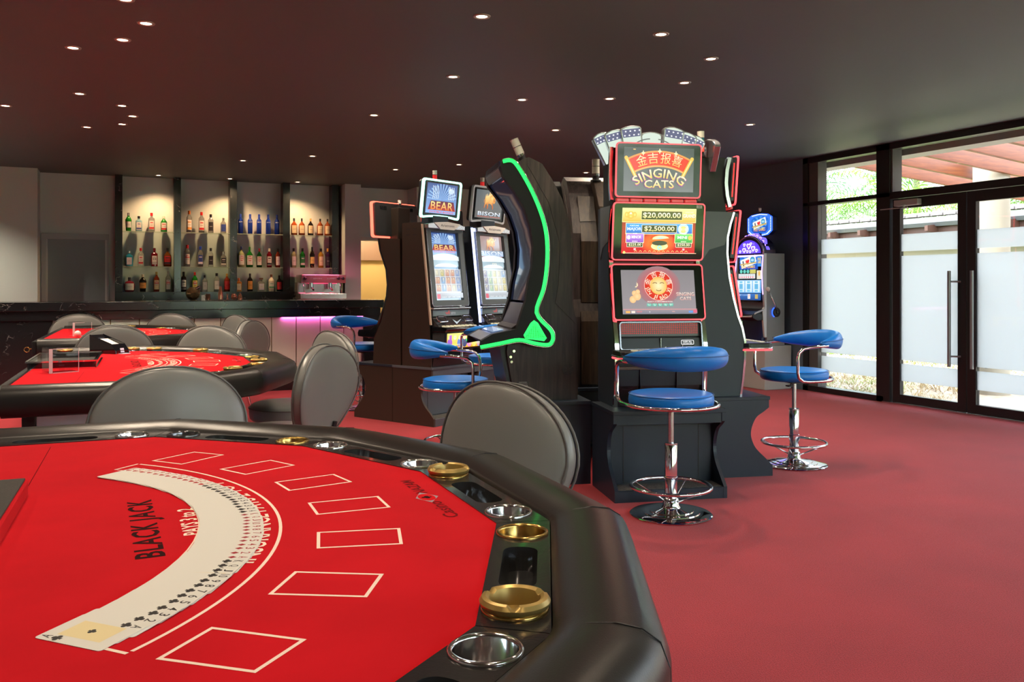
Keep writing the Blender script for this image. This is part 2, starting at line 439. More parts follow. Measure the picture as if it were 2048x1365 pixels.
# corridor seen through the opening beside the column
warm = pbr('corridor_paint', (.62,.45,.22), .7)
b = MB(); b.box(3.0, 4.6, 14.0, 14.1, 0, H); b.box(4.5, 4.6, 12.9, 14.0, 0, H); b.box(2.9, 3.0, 12.84, 14.1, 0, H)
struct('wall_corridor', b, warm)
struct('wall_corridor_header', MB().box(3.0, 4.5, 13.9, 14.0, 1.6, 2.2), pbr('corridor_header_wood', (.22,.13,.10), .5))
struct('ceiling_corridor', MB().box(2.9, 4.6, 12.84, 14.1, 2.2, 2.3), wallm)
struct('trim_2', MB().box(3.25, 3.9, Y1-.03, Y1, 1.86, 1.91), pbr('pale_trim', (.62,.62,.62), .5))
# glazed wall on the right ---------------------------------------------------
def glazed_x(x, ys, name_n, split=2.10):
    pass
b = MB()
b.box(X1, X1+.12, -3.5, 7.64, H-.065, H)            # head
b.box(X1, X1+.12, 6.5, 7.64, 0, .06)                # sill of the side light
b.box(X1, X1+.12, 7.56, 7.64, 0, H)                 # corner post
b.box(X1, X1+.12, 6.42, 6.59, 0, H)                 # post beside the doors
b.box(X1, X1+.12, 6.42, 7.64, 2.093, 2.135)         # transom of the side light
b.box(X1, X1+.12, 4.60, 6.42, 2.07, 2.14)           # transom over the doors
b.box(X1, X1+.12, 4.50, 4.66, 0, H)
for y in (3.2, 1.84, .4, -1.0, -2.4, -3.44): b.box(X1, X1+.12, y-.04, y+.04, 0, H)
b.box(X1, X1+.12, -3.5, 4.5, 0, .06); b.box(X1, X1+.12, -3.5, 4.5, 2.093, 2.135)
struct('window_1', b, fr, bevel=.002)
b = MB()                                             # grey reveals facing the room side
b.box(X1+.02, X1+.15, 7.427, 7.56, .06, 2.093); b.box(X1+.02, X1+.15, 7.427, 7.56, 2.135, H-.065)
b.box(X1+.02, X1+.15, 6.40, 6.44, 2.14, H-.065)
struct('trim_3', b, frin)
b = MB(); b.box(X1-.02, X1+.02, 4.5, 6.5, 0, .012); struct('trim_4', b, steel)   # threshold strip
def pane(name, y0, y1, z0, z1, mat, parent=None, x=X1+.07):
    o = obj(name, MB().box(x, x+.008, y0, y1, z0, z1), mat, parent); 
    if parent is None: o['kind'] = 'structure'
    return o
frost = glass('frosted_glass', (.95,.98,.97), frost=.93)
bands = [(1.707, 2.093, 0), (1.542, 1.707, 1), (1.496, 1.542, 0), (.444, 1.496, 1), (.405, .444, 0), (.236, .405, 1), (.06, .236, 0)]
wn = [2]
def light_pane(y0, y1, top=True):
    for z0, z1, fz in bands:
        o = pane('window_%d' % wn[0], y0, y1, z0, z1, frost if fz else clearg); wn[0] += 1
    if top: pane('window_%d' % wn[0], y0, y1, 2.135, H-.065, clearg); wn[0] += 1
light_pane(6.59, 7.427)
pane('window_%d' % wn[0], 4.66, 6.42, 2.14, H-.065, clearg); wn[0] += 1
for a_, b_ in ((3.24, 4.5), (1.88, 3.16), (.44, 1.80), (-.96, .36), (-2.36, -1.04), (-3.4, -2.44)):
    for z0, z1, fz in ((.06, 2.093, 0), (2.135, H-.065, 0)):
        pane('window_%d' % wn[0], a_, b_, z0, z1, frost if fz else clearg); wn[0] += 1
# the double glass doors
def door(n, y0, y1, hy, hs):
    b = MB(); x = X1+.02
    st = .09
    b.box(x, x+.05, y0, y0+st, .012, 2.065); b.box(x, x+.05, y1-st, y1, .012, 2.065)
    b.box(x, x+.05, y0+st, y1-st, .012, .098); b.box(x, x+.05, y0+st, y1-st, 1.965, 2.065)
    o = struct('door_%d' % n, b, fr, bevel=.002)
    for z0, z1, fz in ((1.707, 1.965, 0), (1.536, 1.707, 1), (1.491, 1.536, 0), (.444, 1.491, 1), (.408, .444, 0), (.234, .408, 1), (.098, .234, 0)):
        obj('pane', MB().box(x+.02, x+.03, y0+st, y1-st, z0, z1), frost if fz else clearg, o)
    for sx in (-.07, .12):
        h = MB(); h.cyl((x+sx, hy, .43), (x+sx, hy, 1.33), .016, 14)
        for z in (.53, 1.23): h.cyl((x+sx, hy, z), (x+(0 if sx < 0 else .05), hs, z), .009, 10)
        obj('pull_handle', h, pbr('handle_grey', (.30,.31,.33), .3, .4), o, smooth=True, auto=40)
    return o
dl = door(2, 5.565, 6.40, 5.69, 5.62); dr = door(3, 4.68, 5.555, 5.452, 5.50)
b = MB(); b.box(X1-.045, X1+.02, 6.05, 6.33, 1.985, 2.045); obj('door_closer', b, pbr('closer_silver', (.45,.45,.45), .35), dl, bevel=.004)
b = MB(); b.box(X1-.10, X1-.09, 6.12, 6.45, 1.955, 1.965, Matrix.Identity(4)); b.cyl((X1-.05, 6.2, 1.96), (X1-.05, 6.2, 1.99), .012)
b.box(X1-.10, X1-.04, 6.19, 6.21, 1.955, 1.965); obj('closer_arm', b, MATS['closer_silver'], dl)
# wall and windows behind the camera
b = MB(); b.box(X0, 1.2, Y0-.2, Y0, 0, H); b.box(6.4, X1+.2, Y0-.2, Y0, 0, H)
struct('wall_front', b, wallm)
b = MB()
b.box(1.2, 6.4, Y0-.12, Y0, H-.07, H); b.box(1.2, 6.4, Y0-.12, Y0, 0, .06); b.box(1.2, 6.4, Y0-.12, Y0, 2.09, 2.14)
xs = [1.2, 2.9, 4.6, 6.4]
for x in xs: b.box(x-.04, x+.04, Y0-.12, Y0, 0, H)
struct('window_%d' % wn[0], b, fr); wn[0] += 1
for i in range(3):
    o = obj('window_%d' % wn[0], MB().box(xs[i]+.04, xs[i+1]-.04, Y0-.07, Y0-.062, .06, 2.09), clearg); o['kind'] = 'structure'; wn[0] += 1
    o = obj('window_%d' % wn[0], MB().box(xs[i]+.04, xs[i+1]-.04, Y0-.07, Y0-.062, 2.14, H-.07), clearg); o['kind'] = 'structure'; wn[0] += 1

# ================================================================ downlights
trimw = pbr('lamp_trim', (.55,.50,.45), .35, .6)
lens = emis('lamp_lens', (1,.80,.52), 14)
def downlight(x, y, label, e=1.0, warm_=0):
    t = thing('downlight', label, 'ceiling light', (x, y, H), 0, 'recessed downlights')
    b = MB(); b.lathe([(.030, -.001), (.032, -.006), (.046, -.005), (.048, 0)], 20); obj('trim_ring', b, trimw, t, smooth=True)
    b = MB(); b.lathe([(0, -.002), (.030, -.002)], 20, cap=False); obj('lamp', b, lens, t)
    la = bpy.data.lights.new('downlight_beam', 'SPOT'); la.color = (1, .56, .27) if warm_ else (1, .81, .60); la.energy = 55*e; la.spot_size = R(125); la.spot_blend = .7; la.shadow_soft_size = .03
    lo = bpy.data.objects.new('downlight_beam', la); COL.objects.link(lo); lo.parent = t; lo.location = (0, 0, -.012)
    return t
DL = [((292,46), 'round downlight, larger one of the pair near the top left of the ceiling', 1),
 ((245,79), 'round downlight just below the top left pair of ceiling lights', 1),
 ((146,95), 'round downlight, upper leftmost of the cluster over the card tables', 1),
 ((159,187), 'round downlight above the grey door, second row from the camera', 1),
 ((11,211), 'round downlight at the far left edge of the ceiling', 1),
 ((244,211), 'round downlight, upper of three close together on the left ceiling', 1),
 ((265,232), 'round downlight, rightmost of three close together on the left ceiling', .8),
 ((174,254), 'round downlight left of the three close together on the left ceiling', .8),
 ((244,248), 'round downlight, lower of three close together on the left ceiling', .8),
 ((748,230), 'lone round downlight between the bottle shelves and the slot machines', 1),
 ((906,153), 'round downlight nearest the camera above the bear slot machine', 1),
 ((1044,199), 'round downlight over the tip of the green arched slot machine', 1),
 ((1111,260), 'round downlight right of the arched slot machine signal light', 1),
 ((1322,68), 'round downlight nearest the camera on the right ceiling', 1),
 ((1422,117), 'round downlight at the upper right, middle of the right ceiling trio', 1),
 ((1369,165), 'round downlight, lowest of the right ceiling trio', 1),
 ((1219,197), 'round downlight left of the right ceiling trio, above the fan topper', 1),
 ((486,321), 'round downlight before the blue bottle bay', 1),
 ((625,312), 'round downlight before the bay of brown bottles', 1),
 ((791,339), 'round downlight above the bear machine, left of its signal light', 1),
 ((918,329), 'round downlight between the bear and bison signal lights', 1),
 ((316,353), 'round downlight lighting the first bottle bay from the left', .95),
 ((457,360), 'round downlight lighting the second bottle bay from the left', .95),
 ((590,367), 'round downlight lighting the bay over the coffee machine', .95),
 ((1172,345), 'small distant round downlight above the dark wood slot machine back', 1),
 ((1262,256), 'small round downlight just above the fan topper left leaf', 1),
 ((1412,283), 'small round downlight beside the red and blue signal light', 1),
 ((250,-2), 'round downlight cut by the top edge of the picture', 1)]
for (uv, lab, e_) in DL:
    x, y = P(uv[0], uv[1], H)
    if uv[1] > 350: y = 12.30 if uv[0] < 1000 else y
    if y < 12.5: downlight(x, y, lab, e_, uv[1] > 350 and uv[0] < 1000)
for i, (x, y) in enumerate([(-1.9, 11.2), (-2.6, 9.4), (-1.7, 7.6), (-.25, 3.1), (.75, 2.7), (-.3, 1.4), (.9, 1.1), (2.0, 2.2), (3.4, 2.4), (-1.6, 2.2), (1.8, 4.3), (-1.6, 4.2), (5.0, 3.2), (5.2, 6.2), (.2, -.6)]):  # unseen; the stronger ones at the left are added to brighten the back wall
    downlight(x, y, 'unseen round downlight outside the picture', 2.9 if i < 3 else .66)

mar = marble()
cream = pbr('cream_panel', (.80,.82,.72), .42)
goldseam = pbr('bronze_strip', (.20,.13,.05), .35, .8)
# ---------------------------------------------------------------- bar counter
bar = thing('bar_counter', 'long bar counter with black marble top and cream front panels', 'bar counter', (0, 10.06, 0))
b = MB(); b.box(-3.99, 2.93, -.06, .62, .93, 1.022); obj('countertop', b, mar, bar, bevel=.004)
b = MB(); b.box(-3.99, 2.90, -.02, .10, .832, .928); obj('fascia', b, mar, bar, bevel=.003)
b = MB(); b.box(-3.99, -.555, 0, .30, 0, .832); obj('marble_block', b, mar, bar, bevel=.003)
b = MB(); b.box(2.70, 2.90, 0, .5, 0, .832); obj('marble_end', b, mar, bar, bevel=.003)
b = MB(); b.box(-.555, 2.70, .0, .10, 0, .118); obj('plinth', b, mar, bar)
b = MB(); b.box(-.555, 2.70, .03, .10, .118, .832); obj('backing', b, goldseam, bar)
x = -.555; xs_ = [-.555, -.284, -.013] + [.267+.2748*i for i in range(0, 9)]
xs_ = [q for q in xs_ if q < 2.65]+[2.70]
for i in range(len(xs_)-1):
    obj('front_panel', MB().box(xs_[i]+.005, xs_[i+1]-.005, .012, .03, .12, .83), cream, bar, bevel=.002)
obj('added_glow_strip', MB().box(1.75, 2.69, -.012, .008, .8314, .832), led('magenta_glow', (1,.12,.6), 22), bar)  # added hidden emitter, stands in for the pink glow of the slot toppers
# ---------------------------------------------------------------- back bar
bb = thing('back_bar', 'black marble back bar framing four bottle bays', 'shelving', (0, 12.45, 0))
b = MB(); b.box(-.0, 3.015, -.40, .0, 0, .978); obj('back_counter', b, mar, bb, bevel=.004)
b = MB(); b.box(.037, 2.978, -.02, .187, .978, 1.105); obj('ledge', b, mar, bb, bevel=.003)
PX = [(.037,.126), (.755,.842), (1.471,1.564), (2.185,2.282), (2.877,2.978)]
for a_, b_ in PX: obj('post', MB().box(a_, b_, 0, .187, .978, H-.002), mar, bb, bevel=.002)
BN = ['leftmost', 'second', 'third', 'rightmost']
for i in range(4):
    for z, nm in ((1.906, 'upper'), (1.443, 'lower')):
        o = obj('glass_shelf', MB().box(PX[i][1], PX[i+1][0], 0, .19, z-.009, z), greyglass, loc=(0, 12.45, 0))
        tag(o, f'{nm} glass shelf with bottles in the {BN[i]} marble bay', 'shelf', 'glass bottle shelves')
        o2 = obj('polished_edge', MB().box(PX[i][1], PX[i+1][0], -.002, 0, z-.009, z), pbr('shelf_edge', (.45,.60,.50), .3), o)
# ---------------------------------------------------------------- bottles
cap_m = {}
def capm(n, c): return pbr('cap_'+n, c, .35)
def bgl(n, c, t=.75): return pbr('bottle_'+n, c, .06, trans=t, ior=1.3, coat=.2)
GC = {'green': (.02,.30,.03), 'paleblue': (.35,.66,.78), 'clear': (.80,.82,.80), 'blue': (.04,.40,.62), 'darkred': (.28,.01,.02), 'dark': (.015,.012,.010),
      'amber': (.30,.10,.02), 'rust': (.48,.10,.02), 'redbrown': (.34,.05,.02), 'cobalt': (.02,.07,.55), 'pale': (.72,.74,.40), 'yellow': (.75,.45,.04), 'purple': (.06,.02,.07),
      'cream': (.80,.74,.60), 'orange': (.78,.30,.05), 'winered': (.32,.03,.06), 'darkgreen': (.01,.10,.02)}
CC = {'silver': (.65,.65,.65), 'black': (.015,.015,.018), 'red': (.60,.02,.02), 'white': (.80,.76,.66), 'orange': (.80,.22,.04), 'gold': (.70,.42,.10), 'navy': (.02,.03,.14), 'blue': (.03,.08,.5), 'green': (.03,.25,.04), 'brown': (.16,.07,.03), 'wine': (.25,.01,.03)}
LC = {'w': (.82,.80,.78), 'c': (.80,.68,.45), 'y': (.80,.62,.20), 'k': (.03,.03,.04), 'r': (.62,.03,.04), 'b': (.04,.08,.35), 'g': (.03,.30,.08), 'o': (.80,.35,.08), 'l': (.72,.68,.82), 's': (.55,.55,.58), 'n': None}
pm = printmat('printed_paper', 0, .5)
WN = {'green':'green','paleblue':'pale blue','clear':'clear','blue':'sky blue','darkred':'dark red','dark':'near black','amber':'amber','rust':'rust brown','redbrown':'red brown','cobalt':'cobalt blue','pale':'pale yellow','yellow':'yellow','purple':'dark purple','cream':'milky white','orange':'orange','winered':'wine red','darkgreen':'dark green'}
def bottle(u, y, zb, wpx, hpx, gcol, cap, lab, shape, txt, desc):
    x, _ = ON_Y(u, 570, y); k = (u-1024)/F; Y = y/(-k*S_+C_)
    w, h = wpx*Y/F, hpx*Y/F; r = w/2
    n = 18
    prof = {'round': [(.86,0),(1,.02),(1,.60),(.9,.68),(.5,.76),(.34,.82),(.33,.93)],
            'tall':  [(.9,0),(1,.02),(1,.64),(.95,.70),(.6,.76),(.42,.80),(.40,.93)],
            'wide':  [(.85,0),(1,.03),(1,.52),(.92,.62),(.55,.72),(.27,.78),(.25,.92)],
            'slope': [(.75,0),(.80,.03),(.98,.55),(1,.62),(.7,.72),(.36,.80),(.33,.93)],
            'squat': [(.7,0),(.92,.08),(1,.32),(.98,.55),(.7,.70),(.25,.76),(.23,.9)],
            'square':[(1,0),(1,.01),(1,.66),(.9,.71),(.42,.76),(.36,.80),(.36,.92)]}[shape]
    sq = shape == 'square'
    b = MB()
    M = Matrix.Scale(.72, 4, (0,1,0)) if shape in ('wide', 'squat') else Matrix.Identity(4)
    if sq:
        vs = []; q = 16; rr_ = rrect(2, 1.7, .28, 3)
        for (pr_, pz) in prof:
            for i, (a, c) in enumerate(rr_):
                if pz > .73: an = math.atan2(c, a); a, c = math.cos(an), math.sin(an)
                vs.append((a*r*pr_, c*r*pr_, pz*h))
        m_ = len(rr_); K = len(prof)
        fs = [(j*m_+i, j*m_+(i+1) % m_, (j+1)*m_+(i+1) % m_, (j+1)*m_+i) for j in range(K-1) for i in range(m_)]
        fs += [tuple(range(m_))[::-1], tuple((K-1)*m_+i for i in range(m_))]
        b.add(vs, fs)
    else: b.lathe([(p*r, z*h) for p, z in prof], n, M)
    # bottle shapes narrower than round glass keep their own depth
    tr = .1 if gcol in ('dark', 'cream', 'purple') else .85 if gcol == 'clear' else .45
    o = obj('bottle', b, bgl(gcol, GC[gcol], tr), smooth=True, auto=50, loc=(x, y, zb))
    tag(o, desc, 'bottle', 'bottles on the bar shelves')
    nr = prof[-1][0]*r; c = MB()
    big = cap == 'blockbrown'
    if big: c.box(-r*.5, r*.5, -r*.4, r*.4, .88*h, h)
    else: c.lathe([(nr*1.12, .84*h), (nr*1.15, .99*h), (nr*.9, h)], 14)
    obj('cap', c, pbr('cap_silver', CC['silver'], .2, .8) if cap == 'silver' else capm(cap if not big else 'brown', CC['brown' if big else cap]), o, smooth=not big, auto=40)
    if lab != 'n':
        p = Pic(.0003); p.strips = 8; c1 = LC[lab[0]]; ww = w*(.72 if sq else .9); z0, z1 = .12*h, .58*h
        if shape == 'slope': z0, z1 = .2*h, .52*h
        if lab[0] in 'kgr' and shape == 'round' and len(lab) > 1 and lab[1] == '_': z0, z1 = .1*h, .36*h
        p.rect(0, (z0+z1)/2, ww, z1-z0, c1)
        if len(lab) > 1 and lab[1] in LC and LC[lab[1]]:
            c2 = LC[lab[1]]
            if 'O' in lab: p.ell(0, z0+(z1-z0)*.68, ww*.42, ww*.42, c2); p.ell(0, z0+(z1-z0)*.68, ww*.30, ww*.30, LC['w']); p.rect(0, z0+(z1-z0)*.68, ww*.8, ww*.2, c2)
            elif 'D' in lab: p.poly([(-ww*.45, z0+(z1-z0)*.35), (ww*.45, z0+(z1-z0)*.65), (ww*.45, z0+(z1-z0)*.9), (-ww*.45, z0+(z1-z0)*.6)], c2)
            else: p.rect(0, z0+(z1-z0)*.16, ww, (z1-z0)*.22, c2); p.rect(0, z0+(z1-z0)*.78, ww*.6, (z1-z0)*.1, c2)
        if txt: p.text(txt, 0, z0+(z1-z0)*(.62 if 'O' not in lab else .68), ww*.78, (z1-z0)*.16, LC['w'] if lab[0] in 'kbrg' or 'O' in lab else (.08,.08,.1))
        else: p.rect(0, z0+(z1-z0)*.5, ww*.55, (z1-z0)*.05, tuple(q*.5 for q in c1) if lab[0] != 'k' else (.5,.5,.5))
        if sq: p.build('label_paper', pm, o, rot=(PI/2, 0, 0), loc=(0, -r*.87, 0))
        else:
            rd = r*1.012; o3 = p.build('label_paper', pm, o, rot=(PI/2, 0, 0), loc=(0, -rd, 0), bend=rd)
            if shape in ('wide', 'squat'): o3.scale = (1, 1, .72); o3.location = (0, -rd*.73, 0)
    elif txt:
        p = Pic(.0003); rd = r*1.012; p.text(txt, 0, .60*h, w*.8, h*.05, (.75,.8,.9) if txt != 'sun' else LC['y'])
        p.build('label_print', pm, o, rot=(PI/2, 0, 0), loc=(0, -rd, 0), bend=rd)
    return o
A = lambda q: 230+q/6.5
Bq = lambda q: 460+q/6.5
yb = 12.535
rows = [  # shelf z, list
 (1.906, 'top shelf of the leftmost bay', [
  (A(175),12,37,'green','silver','s','slope','', 'tall tapering green bottle with silver cap'),
  (A(310),12,31,'paleblue','black','wb','square','', 'square pale blue gin bottle with black cap'),
  (A(475),12,38,'clear','red','wr','square','', 'square clear bottle with red cap and white label'),
  (A(635),12,32,'green','white','wr','round','', 'shorter green bottle with white cap')]),
 (1.443, 'middle shelf of the leftmost bay', [
  (A(185),13,31,'blue','silver','l','square','', 'square blue bottle with silver cap and lilac label'),
  (A(335),11,37,'clear','red','wr','square','', 'clear bottle with red cap and red striped label'),
  (A(512),12,37,'darkred','wine','ws','square','24', 'dark red bottle with small white label'),
  (A(683),15,37,'amber','black','rk','wide','', 'broad amber bottle with black cap and pink label')]),
 (1.107, 'marble ledge of the leftmost bay', [
  (A(188),20,29,'winered','black','w','squat','', 'squat wine red decanter bottle'),
  (A(362),14,35,'dark','white','o','slope','', 'dark square shouldered bottle with white cap'),
  (A(540),11,40,'redbrown','gold','crO','round','', 'red brown rum bottle with gold cap'),
  (A(692),10,41,'clear','white','srO','tall','', 'tall clear rum bottle with white cap')]),
 (1.906, 'top shelf of the second bay', [
  (A(965),11,44,'clear','orange','wo','tall','', 'tall clear bottle with orange cap and orange label'),
  (A(1125),11,42,'clear','red','wr','tall','', 'clear bottle with bright red cap'),
  (A(1245),10.5,38,'clear','black','k','tall','', 'clear bottle with black cap and dark label'),
  (A(1408),11,31,'clear','silver','b','round','', 'short clear bottle with blue lettering')]),
 (1.443, 'middle shelf of the second bay', [
  (A(940),11,44,'clear','red','wrO','tall','', 'tall clear bottle with red cap and red round label'),
  (A(1110),10.5,41,'clear','blue','bl','tall','', 'clear bottle with blue cap and blue label'),
  (A(1245),10,38,'clear','black','k','tall','', 'clear bottle with black cap and black label'),
  (A(1410),11.5,31,'clear','silver','kw','round','', 'short clear bottle with dark label and silver cap')]),
 (1.107, 'marble ledge of the second bay', [
  (A(893),10.5,40,'dark','black','wk','tall','', 'black bottle with two white labels'),
  (A(1038),11,39,'green','red','yrO','round','', 'green whiskey bottle with yellow label'),
  (A(1168),10,33,'clear','black','s','square','', 'square clear tequila bottle with grey label'),
  (A(1322),11,37,'clear','black','wsD','tall','', 'clear bottle with slanted silver label'),
  (A(1455),11,36,'redbrown','gold','rwD','round','', 'brown whisky bottle with slanted red label')]),
 (1.906, 'top shelf of the third bay', [
  (Bq(138),9.5,40,'cobalt','blue','n','tall','SKYY', 'cobalt blue vodka bottle, first from the left'),
  (Bq(262),9.5,40,'cobalt','blue','n','tall','SKYY', 'cobalt blue vodka bottle, second from the left'),
  (Bq(378),9.5,40,'cobalt','blue','n','tall','SKYY', 'cobalt blue vodka bottle in the middle of five'),
  (Bq(497),9.5,40,'cobalt','blue','n','tall','SKYY', 'cobalt blue vodka bottle, second from the right'),
  (Bq(610),9.5,40,'cobalt','blue','n','tall','SKYY', 'cobalt blue vodka bottle, last on the right')]),
 (1.443, 'middle shelf of the third bay', [
  (Bq(147),13,42,'pale','navy','wrO','wide','MARTINI', 'pale vermouth bottle with navy cap'),
  (Bq(255),13.5,41,'green','green','wrO','wide','MARTINI', 'bright green vermouth bottle'),
  (Bq(380),11,38,'darkgreen','wine','wrO','wide','MARTINI', 'dark green vermouth bottle with wine red cap'),
  (Bq(510),10,38,'darkred','white','wk','tall','', 'dark red bitter bottle with white cap'),
  (Bq(622),10,38,'redbrown','black','woD','round','', 'orange brown aperitif bottle with slanted label')]),
 (1.107, 'marble ledge of the third bay', [
  (Bq(113),10.5,27,'orange','orange','c','square','', 'small square orange liqueur bottle'),
  (Bq(260),11,36,'dark','black','o','round','', 'black cream liqueur bottle'),
  (Bq(405),13.5,27,'clear','blockbrown','wl','square','', 'square almond liqueur bottle with big brown cap'),
  (Bq(537),12,34,'cream','brown','wg','slope','', 'milky white coconut rum bottle'),
  (Bq(640),11,32,'dark','black','r','round','', 'black bottle with small red label')]),
 (1.906, 'top shelf of the rightmost bay', [
  (Bq(833),12.5,34,'rust','black','c','wide','', 'rust brown rum bottle, first from the left'),
  (Bq(933),12.5,34,'rust','black','c','wide','', 'rust brown rum bottle, second from the left'),
  (Bq(1048),11.5,34,'dark','gold','c','wide','', 'dark rum bottle with gold cap between rust brown ones'),
  (Bq(1172),12.5,34,'rust','black','c','wide','', 'rust brown rum bottle, second from the right'),
  (Bq(1268),12.5,34,'rust','black','c','wide','', 'rust brown rum bottle, last on the right')]),
 (1.443, 'middle shelf of the rightmost bay', [
  (Bq(828),10,39,'pale','black','w','tall','', 'pale clear bottle with black cap'),
  (Bq(943),10,39,'green','black','gw','tall','', 'green labelled bottle with black cap'),
  (Bq(1068),10.5,42,'dark','black','y','slope','', 'black bottle wrapped in a gold lattice'),
  (Bq(1182),10.5,39,'yellow','black','c','tall','', 'bright yellow liqueur bottle'),
  (Bq(1272),10,39,'purple','gold','k','tall','', 'dark purple bottle with gold cap')])]
for z, where, lst in rows:
    for (u, w, h, g, cp, lb, shp, tx, ds) in lst:
        o = bottle(u, yb, z, w, h, g, cp, lb, shp, tx, f'{ds}, {where}')
        if 'lattice' in ds:
            b = MB(); r_ = w*12.2/F/2
            for s_ in (1, -1):
                for j in range(5):
                    b.tube([(r_*1.0*math.cos(a)*(.8+.22*t if t < .62 else 1-.9*(t-.62)), r_*1.0*math.sin(a)*(.8+.22*t if t < .62 else 1-.9*(t-.62)), t*h*12.2/F*.8) for t in [i/14 for i in range(15)] for a in [s_*(t*PI*1.3)+j*2*PI/5]], .0016, 5)
            obj('lattice_wrap', b, gold, o, smooth=True)
# ---------------------------------------------------------------- coffee machine
cx0, cx1 = 2.345, 2.985
cof = thing('espresso_machine', 'two group stainless espresso machine glowing pink on the back counter', 'coffee machine', ((cx0+cx1)/2, 12.2, .98))
w = .64; pink = pbr('espresso_steel', (.72,.66,.68), .22, .9)
b = MB(); b.box(-w/2, w/2, -.18, .2, .02, .10); obj('drip_base', b, pink, cof, bevel=.006)
b = MB(); b.box(-w/2-.01, w/2-.05, -.02, .2, .10, .26); obj('body', b, pink, cof, bevel=.01)
b = MB(); b.prism([(-.17,.245),(-.19,.36),(.2,.36),(.2,.245)], -w/2+.01, w/2-.01, 'yz'); obj('head_panel', b, pink, cof, bevel=.006)
b = MB()
for sx in (-.16, .10): b.cyl((sx, -.10, .19), (sx, -.10, .245), .034, 16); 
obj('group_heads', b, chrome, cof, smooth=True, auto=40)
for sx in (-.16, .10):
    b = MB(); b.cyl((sx, -.10, .165), (sx, -.10, .192), .036, 16); b.cyl((sx, -.13, .18), (sx, -.25, .15), .012, 10, .014); obj('portafilter', b, chrome, cof, smooth=True, auto=40)
for sx in (-.27, .24):
    b = MB(); b.tube([(sx, -.14, .25), (sx-.01, -.17, .22), (sx, -.18, .15), (sx+.01, -.17, .11)], .005, 8); obj('steam_wand', b, chrome, cof, smooth=True)
for sx in (-.26, .20, .26):
    b = MB(); b.lathe([(.022, 0), (.022, .02), (.016, .024), (0, .024)], 16, Matrix.Translation((sx, -.185, .31)) @ Matrix.Rotation(PI/2, 4, 'X')); obj('knob', b, blackp, cof, smooth=True, auto=40)
b = MB()
for k0 in (-.14, .05):
    for j in range(5): b.lathe([(.007, 0), (.006, .004), (0, .004)], 10, Matrix.Translation((k0+j*.026, -.184, .305)) @ Matrix.Rotation(PI/2, 4, 'X'))
obj('button_row', b, steel, cof)
p = Pic(); p.text('RANCILIO', -.01, .338, .10, .012, (.15,.1,.1)); p.build('printed_name', pm, cof, rot=(PI/2, 0, 0), loc=(0, -.191, 0))
for sx in (-.28, .28):
    for sy in (-.15, .17): obj('foot', MB().cyl((sx, sy, 0), (sx, sy, .022), .016, 12), blackp, cof)
la = bpy.data.lights.new('added_pink_light', 'AREA'); la.shape = 'RECTANGLE'; la.size = .5; la.size_y = .04; la.energy = 1.6; la.color = (1, .12, .25)  # added light without a fixture, throws pink onto the machine front
lo = bpy.data.objects.new('added_pink_light', la); COL.objects.link(lo); lo.parent = cof; lo.location = (0, -.36, .42); lo.rotation_euler = (R(48), 0, 0)
obj('added_pink_bar', MB().box(-.2, .2, -.10, -.08, .236, .242), led('pink_glow', (1,.06,.18), 1.5), cof)  # added glowing bar, part of the same pink lighting
# ---------------------------------------------------------------- things on the bar top
zt = 1.022
def on_bar(u, y=10.45): return (ON_Y(u, 600, y)[0], y, zt)
x, y, z = on_bar(386)
g = thing('glass_globe', 'round amber mirrored glass globe on the bar top', 'ornament', (x, y, z+.002))
b = MB(); b.lathe([(.03,.0)]+[(.078*math.sin(a), .078-.078*math.cos(a)) for a in [R(t) for t in range(24, 158, 12)]]+[(.03,.150)], 16)
obj('globe', b, pbr('smoked_mirror_glass', (.38,.25,.12), .1, .85), g)
b = MB(); b.cyl((.045, -.03, .135), (.075, -.05, .15), .022, 12); obj('collar', b, chrome, g, smooth=True, auto=40)
x, y, z = on_bar(455, 10.42)
tr_ = MB(); tr_.box(-.155, .13, -.07, .07, 0, .008); tag(obj('bar_tray', tr_, blackm, loc=(x-.03, 10.42, zt), bevel=.002), 'flat black tray under the copper cups on the bar', 'tray')
cups = [(416, 'mug', 'copper mug standing left on the black bar tray'), (441, 'shaker', 'tall copper shaker on the black bar tray'), (455, 'jigger', 'slim copper jigger between shaker and round mug'),
        (468, 'round', 'round bellied copper mug on the black bar tray'), (480, 'stack', 'copper bell shaped stack of cups at the tray right end')]
for u, kd, lab in cups:
    x, y, z = on_bar(u, 10.42); z += .008
    b = MB()
    prof = {'mug': [(.024,0),(.026,.062),(.029,.066),(.026,.066),(.023,.006),(0,.006)], 'shaker': [(.026,0),(.028,.07),(.018,.11),(.016,.13),(.014,.15),(0,.152)],
            'jigger': [(.014,0),(.004,.03),(.012,.068),(.010,.068),(.003,.034),(0,.034)], 'round': [(.018,0),(.031,.02),(.032,.04),(.022,.064),(.024,.07),(.021,.068),(.028,.04),(0,.01)],
            'stack': [(.028,0),(.028,.006),(.024,.026),(.018,.05),(.010,.066),(.006,.078),(0,.08)]}[kd]
    b.lathe(prof, 20, cap=False)
    nm = {'mug':'copper_mug','shaker':'cocktail_shaker','jigger':'jigger','round':'copper_mug','stack':'copper_cup'}[kd]
    o = obj(nm, b, copper, smooth=True, auto=50, loc=(x, y, z)); tag(o, lab, 'cup')
    if kd == 'mug': obj('mug_handle', MB().tube([(-.025,0,.05),(-.042,0,.045),(-.042,0,.02),(-.025,0,.015)], .0025, 6), copper, o, smooth=True)
x, y, z = on_bar(406, 10.5); tag(obj('sugar_box', MB().box(-.02,.02,-.02,.02,0,.06), pbr('white_ceramic', (.75,.75,.72), .3), loc=(x,y,z), bevel=.003), 'small white box between the glass globe and the copper mug', 'box')
